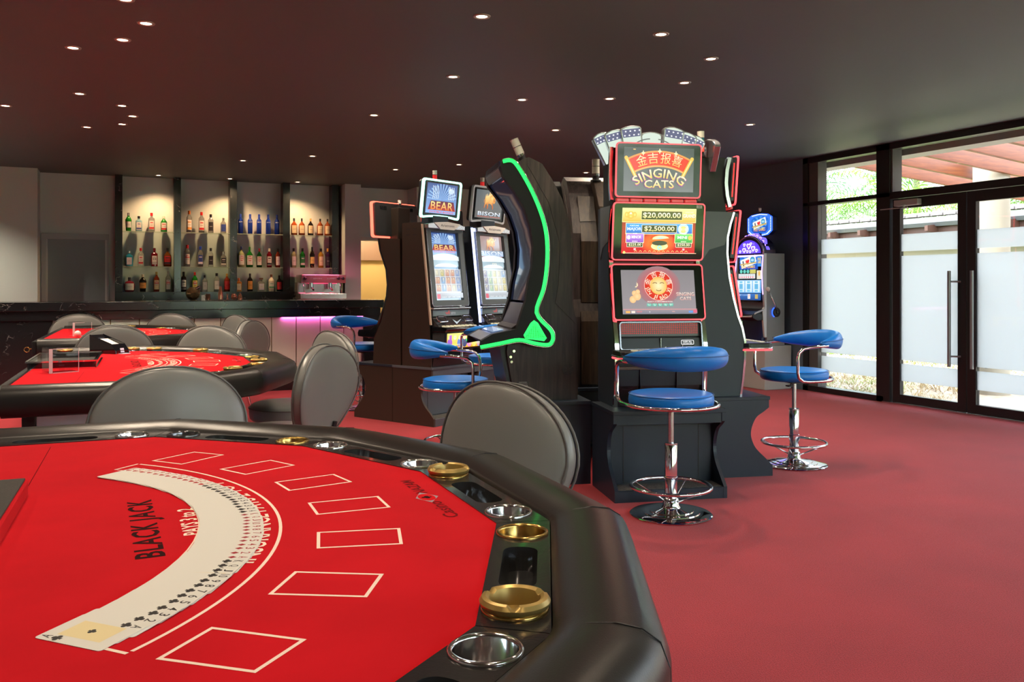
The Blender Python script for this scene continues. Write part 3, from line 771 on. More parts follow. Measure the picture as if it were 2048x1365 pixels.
# ================================================================ card tables
FE = [(-.5, 1.01), (.029, 1.01), (.407, .694), (.615, .2465), (.615, -.2465), (.407, -.694), (.029, -1.01), (-.5, -1.01)]
def offs(pts, d):              # offset an open polyline outwards (to its left when walked as listed, i.e. away from the table)
    o = []
    n = len(pts)
    for i in range(n):
        a = Vector(pts[max(i-1, 0)]); p = Vector(pts[i]); b = Vector(pts[min(i+1, n-1)])
        d1 = (p-a).normalized() if i > 0 else (b-p).normalized(); d2 = (b-p).normalized() if i < n-1 else d1
        n1 = Vector((-d1.y, d1.x)); n2 = Vector((-d2.y, d2.x)); m = (n1+n2).normalized(); k = d/m.dot(n1)
        o.append((p.x+m.x*k, p.y+m.y*k))
    return o
def felt_print(p):
    W = (.86,.62,.52)
    wline = (.90,.72,.62)
    # betting boxes
    b4 = [(.317,.052), (.460,.052), (.460,-.044), (.321,-.044)]
    quads = [[(.317,.048), (.460,.048), (.460,-.048), (.317,-.048)], [(.296,-.175), (.437,-.206), (.416,-.299), (.279,-.268)],
             [(.224,-.380), (.345,-.443), (.300,-.528), (.175,-.464)], [(.088,-.564), (.192,-.649), (.125,-.719), (.023,-.638)]]
    for i, q in enumerate(quads):
        p.line(q, .006, wline, True)
        if i: p.line([(a, -c) for a, c in q], .006, wline, True)
    cx = -.60
    for r_, w_ in ((.845, .006), (.772, .004)):
        a0 = 45.5
        p.line([(cx+r_*math.cos(R(t)), r_*math.sin(R(t))) for t in [(-a0+2*a0*i/48) for i in range(49)]], w_, wline)
    for s_ in (1, -1): p.line([(cx+.772*math.cos(R(46)), s_*.772*math.sin(R(46))), (cx+.845*math.cos(R(46)), s_*.845*math.sin(R(46)))], .006, wline)
    DK = (.030,.006,.006)
    p.text('BLACK JACK', .011, -.005, .42, .062, DK, rot=PI/2+.05, space=1.12)
    p.text('PAYS 3 to 2', .082, -.003, .20, .032, wline, rot=PI/2+.03)
    rt = .808
    p.text('INSURANCE PAYS 2 TO 1', 0, 0, .62, .040, wline, fn=lambda a, c: (cx+(rt-c)*math.cos(a/rt), (rt-c)*math.sin(a/rt)))
    p.line([(cx+.70*math.cos(R(t)), .70*math.sin(R(t))) for t in range(-40, 41, 4)], .003, wline)
    rt2 = .735
    p.text('Dealer must draw to 16 and stand on all 17s', 0, 0, .86, .026, wline, fn=lambda a, c: (cx+(rt2-c)*math.cos(a/rt2), (rt2-c)*math.sin(a/rt2)))
    # casino mark near the rim
    DR = (.16,.006,.008)
    p.text('Casino', .556, -.105, .13, .030, DR, rot=PI/2)
    p.text('NAZAM', .556, .105, .13, .026, DR, rot=PI/2)
    p.poly([(.530, 0), (.552, -.045), (.580, 0), (.552, .045)], (.35,.30,.34)); p.ell(.554, 0, .018, .030, (.60,.006,.012)); club(p, .554, 0, .022, DK, PI/2)
    p.line([(-.238, .95), (-.236, .40)], .0016, (.12,.002,.004)); p.line([(-.238, -.95), (-.236, -.40)], .0016, (.12,.002,.004))
def club(p, x, y, s, col, rot=0):
    def T(a, b): return (x+a*math.cos(rot)-b*math.sin(rot), y+a*math.sin(rot)+b*math.cos(rot))
    for a, b in ((-.26, -.05), (.26, -.05), (0, .28)): q = T(a*s, b*s); p.ell(q[0], q[1], .25*s, .25*s, col, 10)
    p.poly([T(-.18*s, -.5*s), T(.18*s, -.5*s), T(.05*s, .1*s), T(-.05*s, .1*s)], col)
def spade(p, x, y, s, col, rot=0):
    def T(a, b): return (x+a*math.cos(rot)-b*math.sin(rot), y+a*math.sin(rot)+b*math.cos(rot))
    for a in (-.22, .22): q = T(a*s, -.1*s); p.ell(q[0], q[1], .25*s, .24*s, col, 10)
    p.poly([T(-.44*s, 0), T(0, .55*s), T(.44*s, 0), T(0, -.15*s)], col); p.poly([T(-.18*s, -.5*s), T(.18*s, -.5*s), T(.04*s, .1*s), T(-.04*s, .1*s)], col)
def heart(p, x, y, s, col, rot=0):
    def T(a, b): return (x+a*math.cos(rot)-b*math.sin(rot), y+a*math.sin(rot)+b*math.cos(rot))
    for a in (-.22, .22): q = T(a*s, .15*s); p.ell(q[0], q[1], .25*s, .25*s, col, 10)
    p.poly([T(-.44*s, .03*s), T(0, -.5*s), T(.44*s, .03*s), T(0, .25*s)], col)
def diamond(p, x, y, s, col, rot=0):
    def T(a, b): return (x+a*math.cos(rot)-b*math.sin(rot), y+a*math.sin(rot)+b*math.cos(rot))
    p.poly([T(-.36*s, 0), T(0, -.5*s), T(.36*s, 0), T(0, .5*s)], col)
plastic = pbr('rail_black_plastic', (.020,.019,.020), .17, bump=(260,.12), coat=.25)
trayp = pbr('tray_gloss_black', (.16,.16,.165), .14, .85)
steelcup = pbr('cup_steel', (.80,.80,.80), .12, 1)
goldcup = pbr('cup_gold', (.62,.40,.12), .22, 1)
apron = pbr('table_apron', (.03,.03,.032), .5)
panelw = pbr('table_base_panel', (.62,.76,.88), .45)
def make_table(label):
    t = thing('card_table', label, 'card table', (0, 0, 0), 0, 'red felt card tables')
    rim1 = offs(FE, .1); rim2 = offs(FE, .25)
    b = MB(); b.prism(FE, .735, .750); fo = obj('felt', b, felt, t)
    p = Pic(.000015); felt_print(p); p.build('felt_markings', printmat('felt_ink', 0, .9, spec=.1), fo, loc=(0, 0, .7503))
    b = MB(); b.prism(offs(FE, .2), .68, .700); obj('tabletop_board', b, apron, t)
    # rim plates, one per side, with real recesses
    cups = {0: (None, 's'), 1: ('k', 'g'), 2: ('s', 's'), 3: ('g', 's'), 4: ('g', 'g'), 5: ('s', 's'), 6: ('g', None)}
    CUPC = []
    for i in range(7):
        A0, A1 = Vector(FE[i]), Vector(FE[i+1]); B0, B1 = Vector(rim1[i]), Vector(rim1[i+1])
        d = (A1-A0).normalized(); nrm = Vector((-d.y, d.x)); ln = (A1-A0).length
        e_ = .0012
        outer = [tuple(A0+d*e_), tuple(A1-d*e_), tuple(B1-d*e_), tuple(B0+d*e_)]
        holes = []; mid = (A0+A1)/2+nrm*.05
        wl = .22 if i in (0, 6) else .20
        slot = [tuple(mid+d*q[0]+nrm*q[1]) for q in rrect(wl, .058, .024, 4)]
        holes.append(slot)
        cc = []
        if cups[i][0]: cc.append((A0+d*.062+nrm*.05, cups[i][0]))
        if cups[i][1]: cc.append((A1-d*.062+nrm*.05, cups[i][1]))
        for c, kd in cc: holes.append([(c.x+.041*math.cos(2*PI*q/28), c.y+.041*math.sin(2*PI*q/28)) for q in range(28)])
        vs, fs = curve_plate(outer, holes, .744, .752)
        b = MB(); b.add(vs, fs); rp = obj('rim_plate', b, plastic, t)
        b = MB(); ang = math.atan2(d.y, d.x)
        for s1, z1, s2, z2 in ((1, .752, .97, .730), (.97, .730, .86, .706)):
            pass
        rs = []
        for sc_, dz in ((1.0, .752), (.98, .735), (.88, .712), (.5, .704), (.02, .703)):
            rs.append([(mid+d*(q[0]*(1-(1-sc_)*.3) if sc_ > .6 else q[0]*sc_)+nrm*(q[1]*sc_), dz) for q in rrect(wl, .058, .024, 4)])
        n_ = len(rs[0]); vs = [(q[0].x, q[0].y, q[1]) for r_ in rs for q in r_]
        fs = [(a*n_+j, a*n_+(j+1) % n_, (a+1)*n_+(j+1) % n_, (a+1)*n_+j) for a in range(len(rs)-1) for j in range(n_)]
        b.add(vs, fs); obj('chip_tray', b, trayp, t, smooth=True, auto=60)
        for c, kd in cc:
            m_ = {'s': steelcup, 'g': goldcup, 'k': trayp}[kd]
            b = MB(); hh = .06 if kd == 's' else .035
            b.lathe([(0, .752-hh), (.034, .752-hh), (.039, .756-hh), (.0405, .752), (.042, .7565), (.045, .757), (.0475, .755), (.0475, .752)], 32, Matrix.Translation((c.x, c.y, 0)), cap=False)
            obj('cup_holder', b, m_, t, smooth=True, auto=70)
            CUPC.append((i, c, kd))
    # padded rail
    path = []
    mid_ = offs(FE, .172)
    for i, q in enumerate(mid_):
        q = Vector(q)
        if 0 < i < 7:
            a = Vector(mid_[i-1]); c = Vector(mid_[i+1]); d1 = (q-a).normalized(); d2 = (c-q).normalized(); rr_ = .045
            p0 = q-d1*rr_; p2 = q+d2*rr_
            for k in range(4):
                s_ = k/3; path.append(((1-s_)**2*p0+2*s_*(1-s_)*q+s_**2*p2).to_3d())
        else: path.append(q.to_3d())
    for q in path: q.z = .70
    prof = [(.078, -.045), (.083, -.01), (.082, .025), (.070, .055), (.045, .070), (.010, .074), (-.030, .070), (-.058, .060), (-.070, .053), (-.072, .0), (-.060, -.05), (.0, -.065), (.050, -.062)]
    b = MB(); b.sweep([tuple(q) for q in path], lambda s_, i: [(-a, c) for a, c in prof]); rail = obj('armrest', b, leather, t, smooth=True, auto=75)
    b = MB()
    for i in range(1, 7):
        q = Vector(mid_[i]); a = Vector(mid_[i-1]); c = Vector(mid_[i+1]); d1 = (q-a).normalized(); d2 = (c-q).normalized()
        q = q-(d1-d2).normalized()*.006*0
        m_ = ((Vector((-d1.y, d1.x))+Vector((-d2.y, d2.x))).normalized()); k = .93
        b.tube([(q.x+m_.x*x_*k, q.y+m_.y*x_*k, .70+z_+.0005) for x_, z_ in prof[1:9]], .0009, 5)
    obj('stitching', b, blackm, rail)
    # dealer side edge, fronts and pedestal cabinet
    b = MB(); b.box(-.535, -.5, -1.24, 1.24, .655, .757); obj('dealer_edge', b, pbr('dealer_edge_black', (.02,.02,.022), .2), t, bevel=.006)
    b = MB(); b.prism([(-.43, .66), (.10, .66), (.10, -.66), (-.43, -.66)], .04, .68); obj('base_cabinet', b, panelw, t, bevel=.004)
    b = MB(); b.box(-.49, -.43, -.67, .67, 0, .68); obj('end_panel', b, blackm, t, bevel=.004)
    b = MB(); b.box(-.43, .08, -.64, .64, 0, .04); obj('plinth', b, blackm, t)
    # key and ring in the dealer side lock
    b = MB(); b.tube([(-.556-.018*math.cos(a)-.016, -1.19, .695+.018*math.sin(a)) for a in [2*PI*i/16 for i in range(16)]], .003, 6, closed=True); b.cyl((-.556, -1.19, .70), (-.53, -1.19, .70), .004, 8)
    obj('key_ring', b, gold, t, smooth=True)
    return t, CUPC
T1, CUPC = make_table('nearest red felt blackjack table with a fan of cards on it')
TP = [((.051, 1.766, 0), R(-2)), ((.12, 5.42, 0), R(-2)), ((.03, 8.62, .02), R(-2))]
T2 = dup(T1, loc=TP[1][0], rotz=TP[1][1], label='middle red felt blackjack table with a black card shoe')
T3 = dup(T1, loc=TP[2][0], rotz=TP[2][1], label='farthest red felt card table, in front of the bar')
T1.location = TP[0][0]; T1.rotation_euler = (0, 0, TP[0][1])
T3.location.z = 0; T3.scale = (1, .97, 1.022)
def on_table(i, lx, ly, z=.75):
    (ox, oy, oz), r_ = TP[i]; return (ox+lx*math.cos(r_)-ly*math.sin(r_), oy+lx*math.sin(r_)+ly*math.cos(r_), z*(1.022 if i == 2 else 1))
def at_cup(i, side, end):
    A0, A1 = Vector(FE[side]), Vector(FE[side+1]); d = (A1-A0).normalized(); nrm = Vector((-d.y, d.x))
    c = (A0+d*.060 if end == 0 else A1-d*.060)+nrm*.05
    return on_table(i, c.x, c.y, .7565)
goldash = pbr('ashtray_gold', (.44,.30,.095), .36, .6)
b = MB(); n_ = 48
def ashr(u, v):
    a = 2*PI*u; prof = [(.030,-.014),(.036,-.006),(.044,.0),(.0485,.004),(.0495,.009),(.046,.0145),(.0405,.016),(.036,.013),(.033,.0),(.031,-.010)]
    r_, z = prof[int(round(v*9))]; no = min(abs((math.degrees(a)-q+180) % 360-180) for q in (20, 140, 260))
    if z > .0085 and no < 7: z = .0095
    return (r_*math.cos(a), r_*math.sin(a), z)
b.grid(ashr, n_, 10, closed_u=True); b.lathe([(0, -.010), (.032, -.010)], 24, cap=False)
ash = obj('ashtray', b, goldash, smooth=True, auto=40)
AL = [(0, 3, 0, 'round gold ashtray on the near table rim, farther of the two'), (0, 4, 1, 'round gold ashtray on the near table rim, closest to the camera'),
      (1, 0, 1, 'gold ashtray on the far rim of the middle table, left of its pair'), (1, 1, 0, 'gold ashtray on the far rim of the middle table, right of its pair'),
      (1, 0, 0, 'gold ashtray behind the clear acrylic stand on the middle table'), (1, 1, 1, 'gold ashtray on the middle table beyond the second row chair'),
      (1, 3, 1, 'gold ashtray at the right tip of the middle table'), (1, 4, 1, 'gold ashtray on the near right rim of the middle table'), (2, 1, 0, 'gold ashtray on the far rim of the farthest table')]
for j, (i, sd, en, lab) in enumerate(AL):
    o = ash if j == 0 else ash.copy()
    if j: COL.objects.link(o)
    o.location = at_cup(i, sd, en); o.rotation_euler = (0, 0, 1.1+j*.7); tag(o, lab, 'ashtray', 'gold ashtrays on the card tables')
# ---------------------------------------------------------------- fan of cards on the near table
cardm = pbr('card_stock', (.74,.73,.68), .45)
cb = MB(); cb.prism(rrect(.080, .112, .005, 3), 0, .0006); CME = None
ranks = ['A','2','3','4','5','6','7','8','9','10','J','Q','K']
rn = {'A':'ace','2':'two','3':'three','4':'four','5':'five','6':'six','7':'seven','8':'eight','9':'nine','10':'ten','J':'jack','Q':'queen','K':'king'}
suits = [('clubs', club, (.02,.02,.02)), ('diamonds', diamond, (.35,.01,.02)), ('spades', spade, (.02,.02,.02)), ('hearts', heart, (.45,.015,.015))]
inkm = printmat('card_ink', 0, .45)
order = [(0, r_) for r_ in ranks]+[(1, r_) for r_ in ranks]+[(2, r_) for r_ in ranks]+[(3, r_) for r_ in ranks]
cx = -.575; a0, step = -44.6, 1.70
rnd = random.Random(5)
for i, (su, rk) in enumerate(order):
    sn, fn, colr = suits[su]
    a = R(a0+step*i+rnd.uniform(-.12, .12)); rm = .732+rnd.uniform(-.0015, .0015)+(-.004 if i < 2 else 0)
    lx, ly = cx+rm*math.cos(a), -.01+rm*math.sin(a)
    x, y, z = on_table(0, lx, ly, .7505)
    lab = f'{rn[rk]} of {sn} in the fan of cards on the near table'
    if i == 0: lab = 'ace of clubs lying fully face up at the near end of the card fan'
    if CME is None: o = obj('playing_card', cb, cardm); CME = o.data
    else: o = bpy.data.objects.new('playing_card', CME); COL.objects.link(o)
    tag(o, lab, 'playing card', 'fan of playing cards')
    # local y = outwards, tilt about local y so that each card rests on the next
    M = Matrix.Rotation(a-PI/2+TP[0][1], 4, 'Z') @ Matrix.Rotation(R(1.9), 4, 'Y')
    o.matrix_world = Matrix.Translation((x, y, z+.0012)) @ M
    p = Pic(.000008)
    p.text(rk, -.0305, .0445, .0085 if rk != '10' else .0125, .0155, colr); fn(p, -.0305, .0265, .0150, colr)
    p.text(rk, .0305, -.0445, .0085 if rk != '10' else .0125, .0155, colr, rot=PI); fn(p, .0305, -.0265, .0150, colr, PI)
    if rk == 'A' and i == 0: p.rect(0, 0, .044, .072, (.80,.68,.38)); fn(p, 0, 0, .012, colr)
    elif rk in 'JQK': p.rect(.006, 0, .050, .090, (.80,.66,.36)); p.rect(.006, 0, .046, .084, (.84,.80,.66)); fn(p, -.016, .030, .012, colr); fn(p, .016, -.030, .012, colr, PI); p.text(rk, 0, 0, .022, .034, colr)
    else:
        n_ = 1 if rk == 'A' else int(rk)
        pos = {1:[(0,0)],2:[(0,.036),(0,-.036)],3:[(0,.036),(0,0),(0,-.036)]}.get(n_) or [((-.0095 if q % 2 else .0095), .036-.072*(q//2)/max(1, (n_+1)//2-1)) for q in range(n_)]
        for q in pos: fn(p, q[0], q[1], .010, colr, 0 if q[1] >= 0 else PI)
    p.build('card_face', inkm, o, loc=(0, 0, .00061))
# ---------------------------------------------------------------- chip float lid on the near table
fl = thing('chip_tray_cover', 'black topped chip float cover with red sides at the left edge', 'chip tray', on_table(0, -.40, 0), TP[0][1])
b = MB(); b.box(-.095, .175, -.345, .345, 0, .034); obj('box', b, felt, fl, bevel=.004)
b = MB(); b.box(-.09, .17, -.34, .34, .034, .039); obj('lid', b, pbr('lid_speckle', (.03,.028,.026), .6, bump=(500,.4), var=(400, (.06,.055,.05))), fl, bevel=.002)
# ---------------------------------------------------------------- things on the middle table
x, y, z = on_table(1, -.355, .12, .7505)
ct = thing('chip_float', 'clear topped black chip float on the middle table', 'chip tray', (x, y, z), TP[1][1])
b = MB(); ring_plate(b, rrect(.33, .66, .02, 3), rrect(.29, .62, .015, 3), 0, .036); obj('tray_body', b, blackg, ct, bevel=.003)
b = MB(); b.box(-.148, .148, -.312, .312, .0, .012); obj('tray_floor', b, pbr('tray_floor', (.36,.35,.33), .3), ct)
b = MB(); ring_plate(b, rrect(.345, .675, .02, 3), rrect(.325, .655, .015, 3), .034, .042)
b.box(-.165, .165, -.33, .33, .038, .041); obj('clear_lid', b, acryl, ct)
b = MB()
for sx in (-.168, .168): b.box(sx-.005, sx+.005, -.33, .33, .036, .044); b.box(sx-.003, sx+.003, -.33, .33, 0, .006)
for sy in (-.334, .334): b.box(-.163, .163, sy-.005, sy+.005, .036, .044); b.box(-.163, .163, sy-.003, sy+.003, 0, .006)
obj('metal_edge', b, chrome, ct)
# card shoe
sx_, sy_ = P(222, 707, .75)
sh = thing('card_shoe', 'black wedge card shoe holding cards on the middle table', 'card shoe', (sx_, sy_, .7505), R(40)); sh.scale = (.72, .68, .74)
# local: -y = mouth (towards the right of the picture)
b = MB()
side = [(-.16, 0), (-.155, .03), (-.09, .09), (.20, .165), (.20, 0)]
for sx in (-.075, .067): b.prism(side, sx, sx+.008, 'yz')
obj('side_walls', b, blackg, sh, bevel=.002)
b = MB(); b.prism([(-.155,.012),(-.155,.03),(-.095,.085),(-.085,.085),(-.14,.02)], -.067, .067, 'yz'); obj('mouth_plate', b, blackg, sh)
b = MB(); b.prism([(-.06,.02),(-.05,.075),(.12,.125),(.16,.04)], -.062, .062, 'yz'); obj('card_pack', b, cardm, sh)
b = MB(); b.prism([(.13,.05),(.14,.135),(.20,.16),(.20,.05)], -.067, .067, 'yz'); obj('back_block', b, blackg, sh)
b = MB(); b.box(-.04, .04, -.215, -.15, .001, .005); obj('drawn_card', b, pbr('card_lilac', (.62,.62,.78), .4), sh)
b = MB(); b.prism([(-.159,.012),(-.148,.05),(-.146,.05),(-.156,.012)], -.02, .02, 'yz'); obj('card_window', b, pbr('card_lilac', (.62,.62,.78), .4), sh)
# discard acrylic holders on two tables
def acrylic(name_lab, loc, rz, w, h, d=.09):
    t = thing('discard_holder', name_lab, 'card holder', loc, rz)
    b = MB(); b.box(-w/2, w/2, -d/2, d/2, 0, .004); b.box(-w/2, -w/2+.004, -d/2, d/2, .004, h); b.box(-w/2+.004, w/2, -d/2, -d/2+.003, .004, h); b.box(-w/2, w*.1, -d/2+.003, d/2, h, h+.004)
    obj('acrylic_walls', b, acryl, t)
    e = .0035; b = MB(); b.box(-w/2-.001, -w/2+.016, -d/2-.003, -d/2-.0005, 0, h); b.box(-w/2+.018, w/2, -d/2-.003, -d/2-.0005, 0, e); b.box(-w/2+.018, w*.12, -d/2-.003, -d/2-.0005, h-e, h); b.box(w/2-.002, w/2, -d/2-.003, -d/2-.0005, e*1.5, h)
    obj('bright_edges', b, pbr('acrylic_edge', (.66,.62,.66), .2), t)
    return t
x, y = P(121, 745, .75); ah = acrylic('clear acrylic discard holder on the near corner of the middle table', (x, y, .7505), R(24), .145, .125)
b = MB(); b.box(-.025, .0, -.06, -.035, .0, .035); tag(obj('acrylic_block', b, acryl, loc=(x+.02, y+.0, .755)), 'small clear acrylic block standing inside the middle table discard holder', 'block')
x, y = P(160, 672, .767); acrylic('clear acrylic discard holder on the farthest table', (x, y, .7672), R(24), .155, .115)
b = MB(); b.lathe([(0,0)]+[(.028*math.sin(R(t)), .028-.028*math.cos(R(t))) for t in range(10, 180, 10)]+[(0,.056)], 20, cap=False)
x, y = P(156, 674, .767); tag(obj('glass_ball', b, pbr('pearl_glass', (.72,.66,.62), .1, .3), smooth=True, loc=(x, y-.1, .7672)), 'small shiny ball beside the acrylic holder on the farthest table', 'ball')
x, y = P(212, 703, .75); b = MB(); b.box(-.09, .09, -.012, .012, 0, .003); tag(obj('cut_card', b, pbr('cut_card', (.25,.27,.45), .4), loc=(x+.06, y-.1, .7505), rot=(0,0,R(5))), 'thin blue grey cut card lying beside the chip float', 'card')
# ================================================================ upholstered chairs (local: faces -y)
def back_outline(n=44):
    pts = []
    for i in range(n):
        a = 2*PI*i/n; c, s = math.cos(a), math.sin(a)
        hw = .272; x = hw*math.copysign(abs(c)**.92, c)
        y = .215*s if s > 0 else .30*s
        if s < 0: x *= 1-.36*(abs(s)**1.6)
        pts.append((x, y))
    return pts
def make_chair():
    t = thing('casino_chair', 'x', 'chair', (0,0,0), 0, 'grey upholstered chairs at the card tables')
    O = back_outline()
    def bent(p, k=.55):      # gentle wrap around the sitter
        return (p[0], p[1], p[2]-k*p[0]*p[0])
    b = MB(); b.pad(O, .085, bulge=.14); b.v = [bent((x, y, z-.0425)) for x, y, z in b.v]
    M = Matrix.Translation((0, .255, .685)) @ Matrix.Rotation(R(-8), 4, 'X') @ Matrix.Rotation(PI/2, 4, 'X')
    b.v = [tuple(M @ Vector(p)) for p in b.v]
    bk = obj('backrest', b, greyv, t, smooth=True, sub=1)
    b = MB()
    for zz in (.0245, -.0245):
        b.tube([tuple(M @ Vector(bent((x*1.004, y*1.004, zz)))) for x, y in O], .0042, 6, closed=True)
    obj('piping', b, piping, bk, smooth=True)
    S = [(.25*math.cos(a)*(1 if math.sin(a) < 0 else .94), .245*math.sin(a)) for a in [2*PI*i/36 for i in range(36)]]
    b = MB(); b.pad(S, .13, bulge=.16, M=Matrix.Translation((0, -.01, .345))); st = obj('seat', b, greyv, t, smooth=True, sub=1)
    b = MB(); b.tube([(x*1.003, y*1.003-.01, .439) for x, y in S], .004, 6, closed=True); obj('piping', b, piping, st, smooth=True)
    b = MB(); b.box(-.16, .16, -.16, .16, .325, .35); 
    for sx in (-.09, .09): b.tube([(sx, .10, .335), (sx, .235, .335), (sx, .262, .38), (sx, .285, .50)], .012, 8)
    obj('frame', b, blackm, t)
    for sx in (-1, 1):
        for sy in (-1, 1):
            b = MB(); b.cyl((sx*.15, sy*.15, .33), (sx*.21, sy*.21, .006), .013, 12, .010); b.cyl((sx*.21, sy*.21, 0), (sx*.21, sy*.21, .012), .015, 10)
            obj('leg', b, chrome, t, smooth=True, auto=40)
    return t
CH0 = make_chair()
def face(dx, dy): return math.atan2(dy, dx)+PI/2
CHL = [  # x, y (backrest centre), facing direction, label
 (.19, 3.42, (.02, -1), 'grey vinyl chair between the nearest and the middle table, its back facing the camera'),
 (1.10, 2.45, (-.93, -.36), 'grey vinyl chair at the near table, closest to the red lit slot machine'),
 (.98, 4.36, (-.72, .70), 'grey vinyl chair in profile at the middle table, nearer of the overlapping pair'),
 (1.30, 5.62, (-.96, -.28), 'grey vinyl chair behind the profile chair at the tip of the middle table'),
 (.66, 6.72, (-.55, -.83), 'grey vinyl chair showing its brown lit top beyond the middle table'),
 (.02, 7.08, (-.05, 1), 'grey blue lit chair behind the card shoe, turned to the farthest table'),
 (-.31, 9.90, (.1, -1), 'grey vinyl chair at the left end of the farthest table, against the bar'),
 (.56, 9.72, (-.4, -.9), 'small distant grey chair in the middle behind the farthest table'),
 (1.13, 8.98, (-.9, -.45), 'brown lit grey chair at the right end of the farthest table, left of its pair'),
 (1.07, 7.62, (-.8, .6), 'blue lit grey chair at the farthest table, right of its pair')]
for i, (x, y, f, lab) in enumerate(CHL):
    o = CH0 if i == 0 else dup(CH0)
    f = Vector(f).normalized(); o.rotation_euler = (0, 0, face(*f)); o['label'] = lab
    o.location = (x+f.x*.29, y+f.y*.29, 0)
# ================================================================ blue gaming stools (local: faces -y)
def make_stool(drop=0.0):
    t = thing('gaming_stool', 'x', 'stool', (0,0,0), 0, 'blue gaming stools')
    b = MB(); b.lathe([(.212, 0), (.214, .006), (.205, .012), (.150, .016), (.148, .021), (.118, .024), (.116, .029), (.085, .033), (.05, .040), (.042, .055), (.040, .085), (.036, .09)], 48)
    obj('base', b, chrome, t, smooth=True, auto=35)
    b = MB(); b.lathe([(.036, .05), (.036, .07), (.0325, .075), (.0325, .19), (.0355, .192), (.0355, .202), (.0325, .205), (.0325, .368), (.030, .372), (.018, .372)], 28)
    obj('column', b, chrome, t, smooth=True, auto=35)
    b = MB(); b.lathe([(.0325, .366), (.034, .368), (.034, .376), (.015, .377)], 24); b.cyl((0, 0, .37), (0, 0, .56-drop), .0145, 18); obj('gas_lift', b, steel, t, smooth=True, auto=35)
    b = MB(); b.tube([(.207*math.cos(a), .207*math.sin(a), .150) for a in [2*PI*i/40 for i in range(40)]], .0095, 10, closed=True)
    for a in (45, 135, 225, 315):
        a = R(a); b.cyl((.203*math.cos(a), .203*math.sin(a), .147), (.036*math.cos(a), .036*math.sin(a), .070), .0042, 8)
    obj('footring', b, chrome, t, smooth=True)
    z = -drop
    b = MB(); b.box(-.06, .06, -.055, .055, .548+z, .572+z); b.cyl((.02, -.03, .555+z), (.13, -.12, .545+z), .004, 8); b.box(.11, .15, -.14, -.11, .540+z, .548+z)
    b.lathe([(.14, .565+z), (.20, .574+z)], 24); obj('swivel_plate', b, blackm, t)
    S = [(.222*math.cos(a), .222*math.sin(a)) for a in [2*PI*i/40 for i in range(40)]]
    b = MB(); b.pad(S, .078, bulge=.07, M=Matrix.Translation((0, 0, .564+z))); st = obj('seat', b, bluev, t, smooth=True, sub=1)
    b = MB(); b.tube([(x*.985, y*.985, .632+z) for x, y in S], .0022, 5, closed=True); obj('seam', b, pbr('blue_seam', (.005,.07,.30), .4), st, smooth=True)
    # one bent tube: arm, down, round the seat, up, arm
    pth = []
    zc, zr = .800+z, .580+z
    arm = [(.262, .07, zc+.010), (.262, 0, zc+.006), (.258, -.06, zc), (.254, -.105, zc-.008), (.250, -.135, zc-.035), (.247, -.143, zc-.075), (.247, -.143, zr+.06), (.247, -.135, zr+.025), (.245, -.105, zr+.004), (.244, -.06, zr)]
    ringp = [(.243*math.cos(R(q)), .243*math.sin(R(q)), zr) for q in range(-5, 186, 8)]
    pth = arm+ringp+[(-a, c, d) for a, c, d in arm[::-1]]
    b = MB(); b.tube(pth, .0105, 10); obj('arm_tube', b, chrome, t, smooth=True)
    # crescent back pad
    b = MB(); path = []; nn = 26
    for i in range(nn+1):
        a = R(3+174*i/nn); path.append((.262*math.cos(a), .262*math.sin(a)*1.02, zc+.022+.012*math.sin(a)))
    def rg(s_, i):
        k = max(.16, math.sin(PI*min(1, max(0, s_)))**.62); q = 14
        hh, tt = .066*k, .040*k+.006
        return [(tt*math.copysign(abs(math.cos(2*PI*j/q))**.8, math.cos(2*PI*j/q)), hh*math.sin(2*PI*j/q)) for j in range(q)]
    b.sweep(path, rg, miter=False); bp_ = obj('back_pad', b, bluev, t, smooth=True, sub=1)
    b = MB(); b.tube([(p_[0]*(1+(.040*max(.16, abs(math.sin(PI*i/nn))**.62)+.006)/.262), p_[1]*(1+(.040*max(.16, abs(math.sin(PI*i/nn))**.62)+.006)/.262), p_[2]+.012) for i, p_ in enumerate(path)], .002, 5); obj('seam', b, MATS['blue_seam'], bp_, smooth=True)
    return t
ST0 = make_stool(); ST1 = make_stool(.068)
def place_stool(o, x, y, rz, lab): o.location = (x, y, 0); o.rotation_euler = (0, 0, rz); o['label'] = lab
place_stool(ST0, 2.65, 3.777, R(167), 'blue gaming stool nearest the camera, in front of the red lit slot machine')
place_stool(dup(ST0), 4.132, 4.484, R(262), 'blue gaming stool near the glass doors, facing left')
place_stool(ST1, 2.11, 5.50, R(62), 'blue gaming stool turned sideways in front of the bear slot machine')
place_stool(dup(ST0), 2.80, 6.40, R(172), 'blue gaming stool half hidden behind the green arched slot machine')
place_stool(dup(ST0), 2.20, 8.25, R(30), 'blue gaming stool by the bar, left of the slot machine bank')
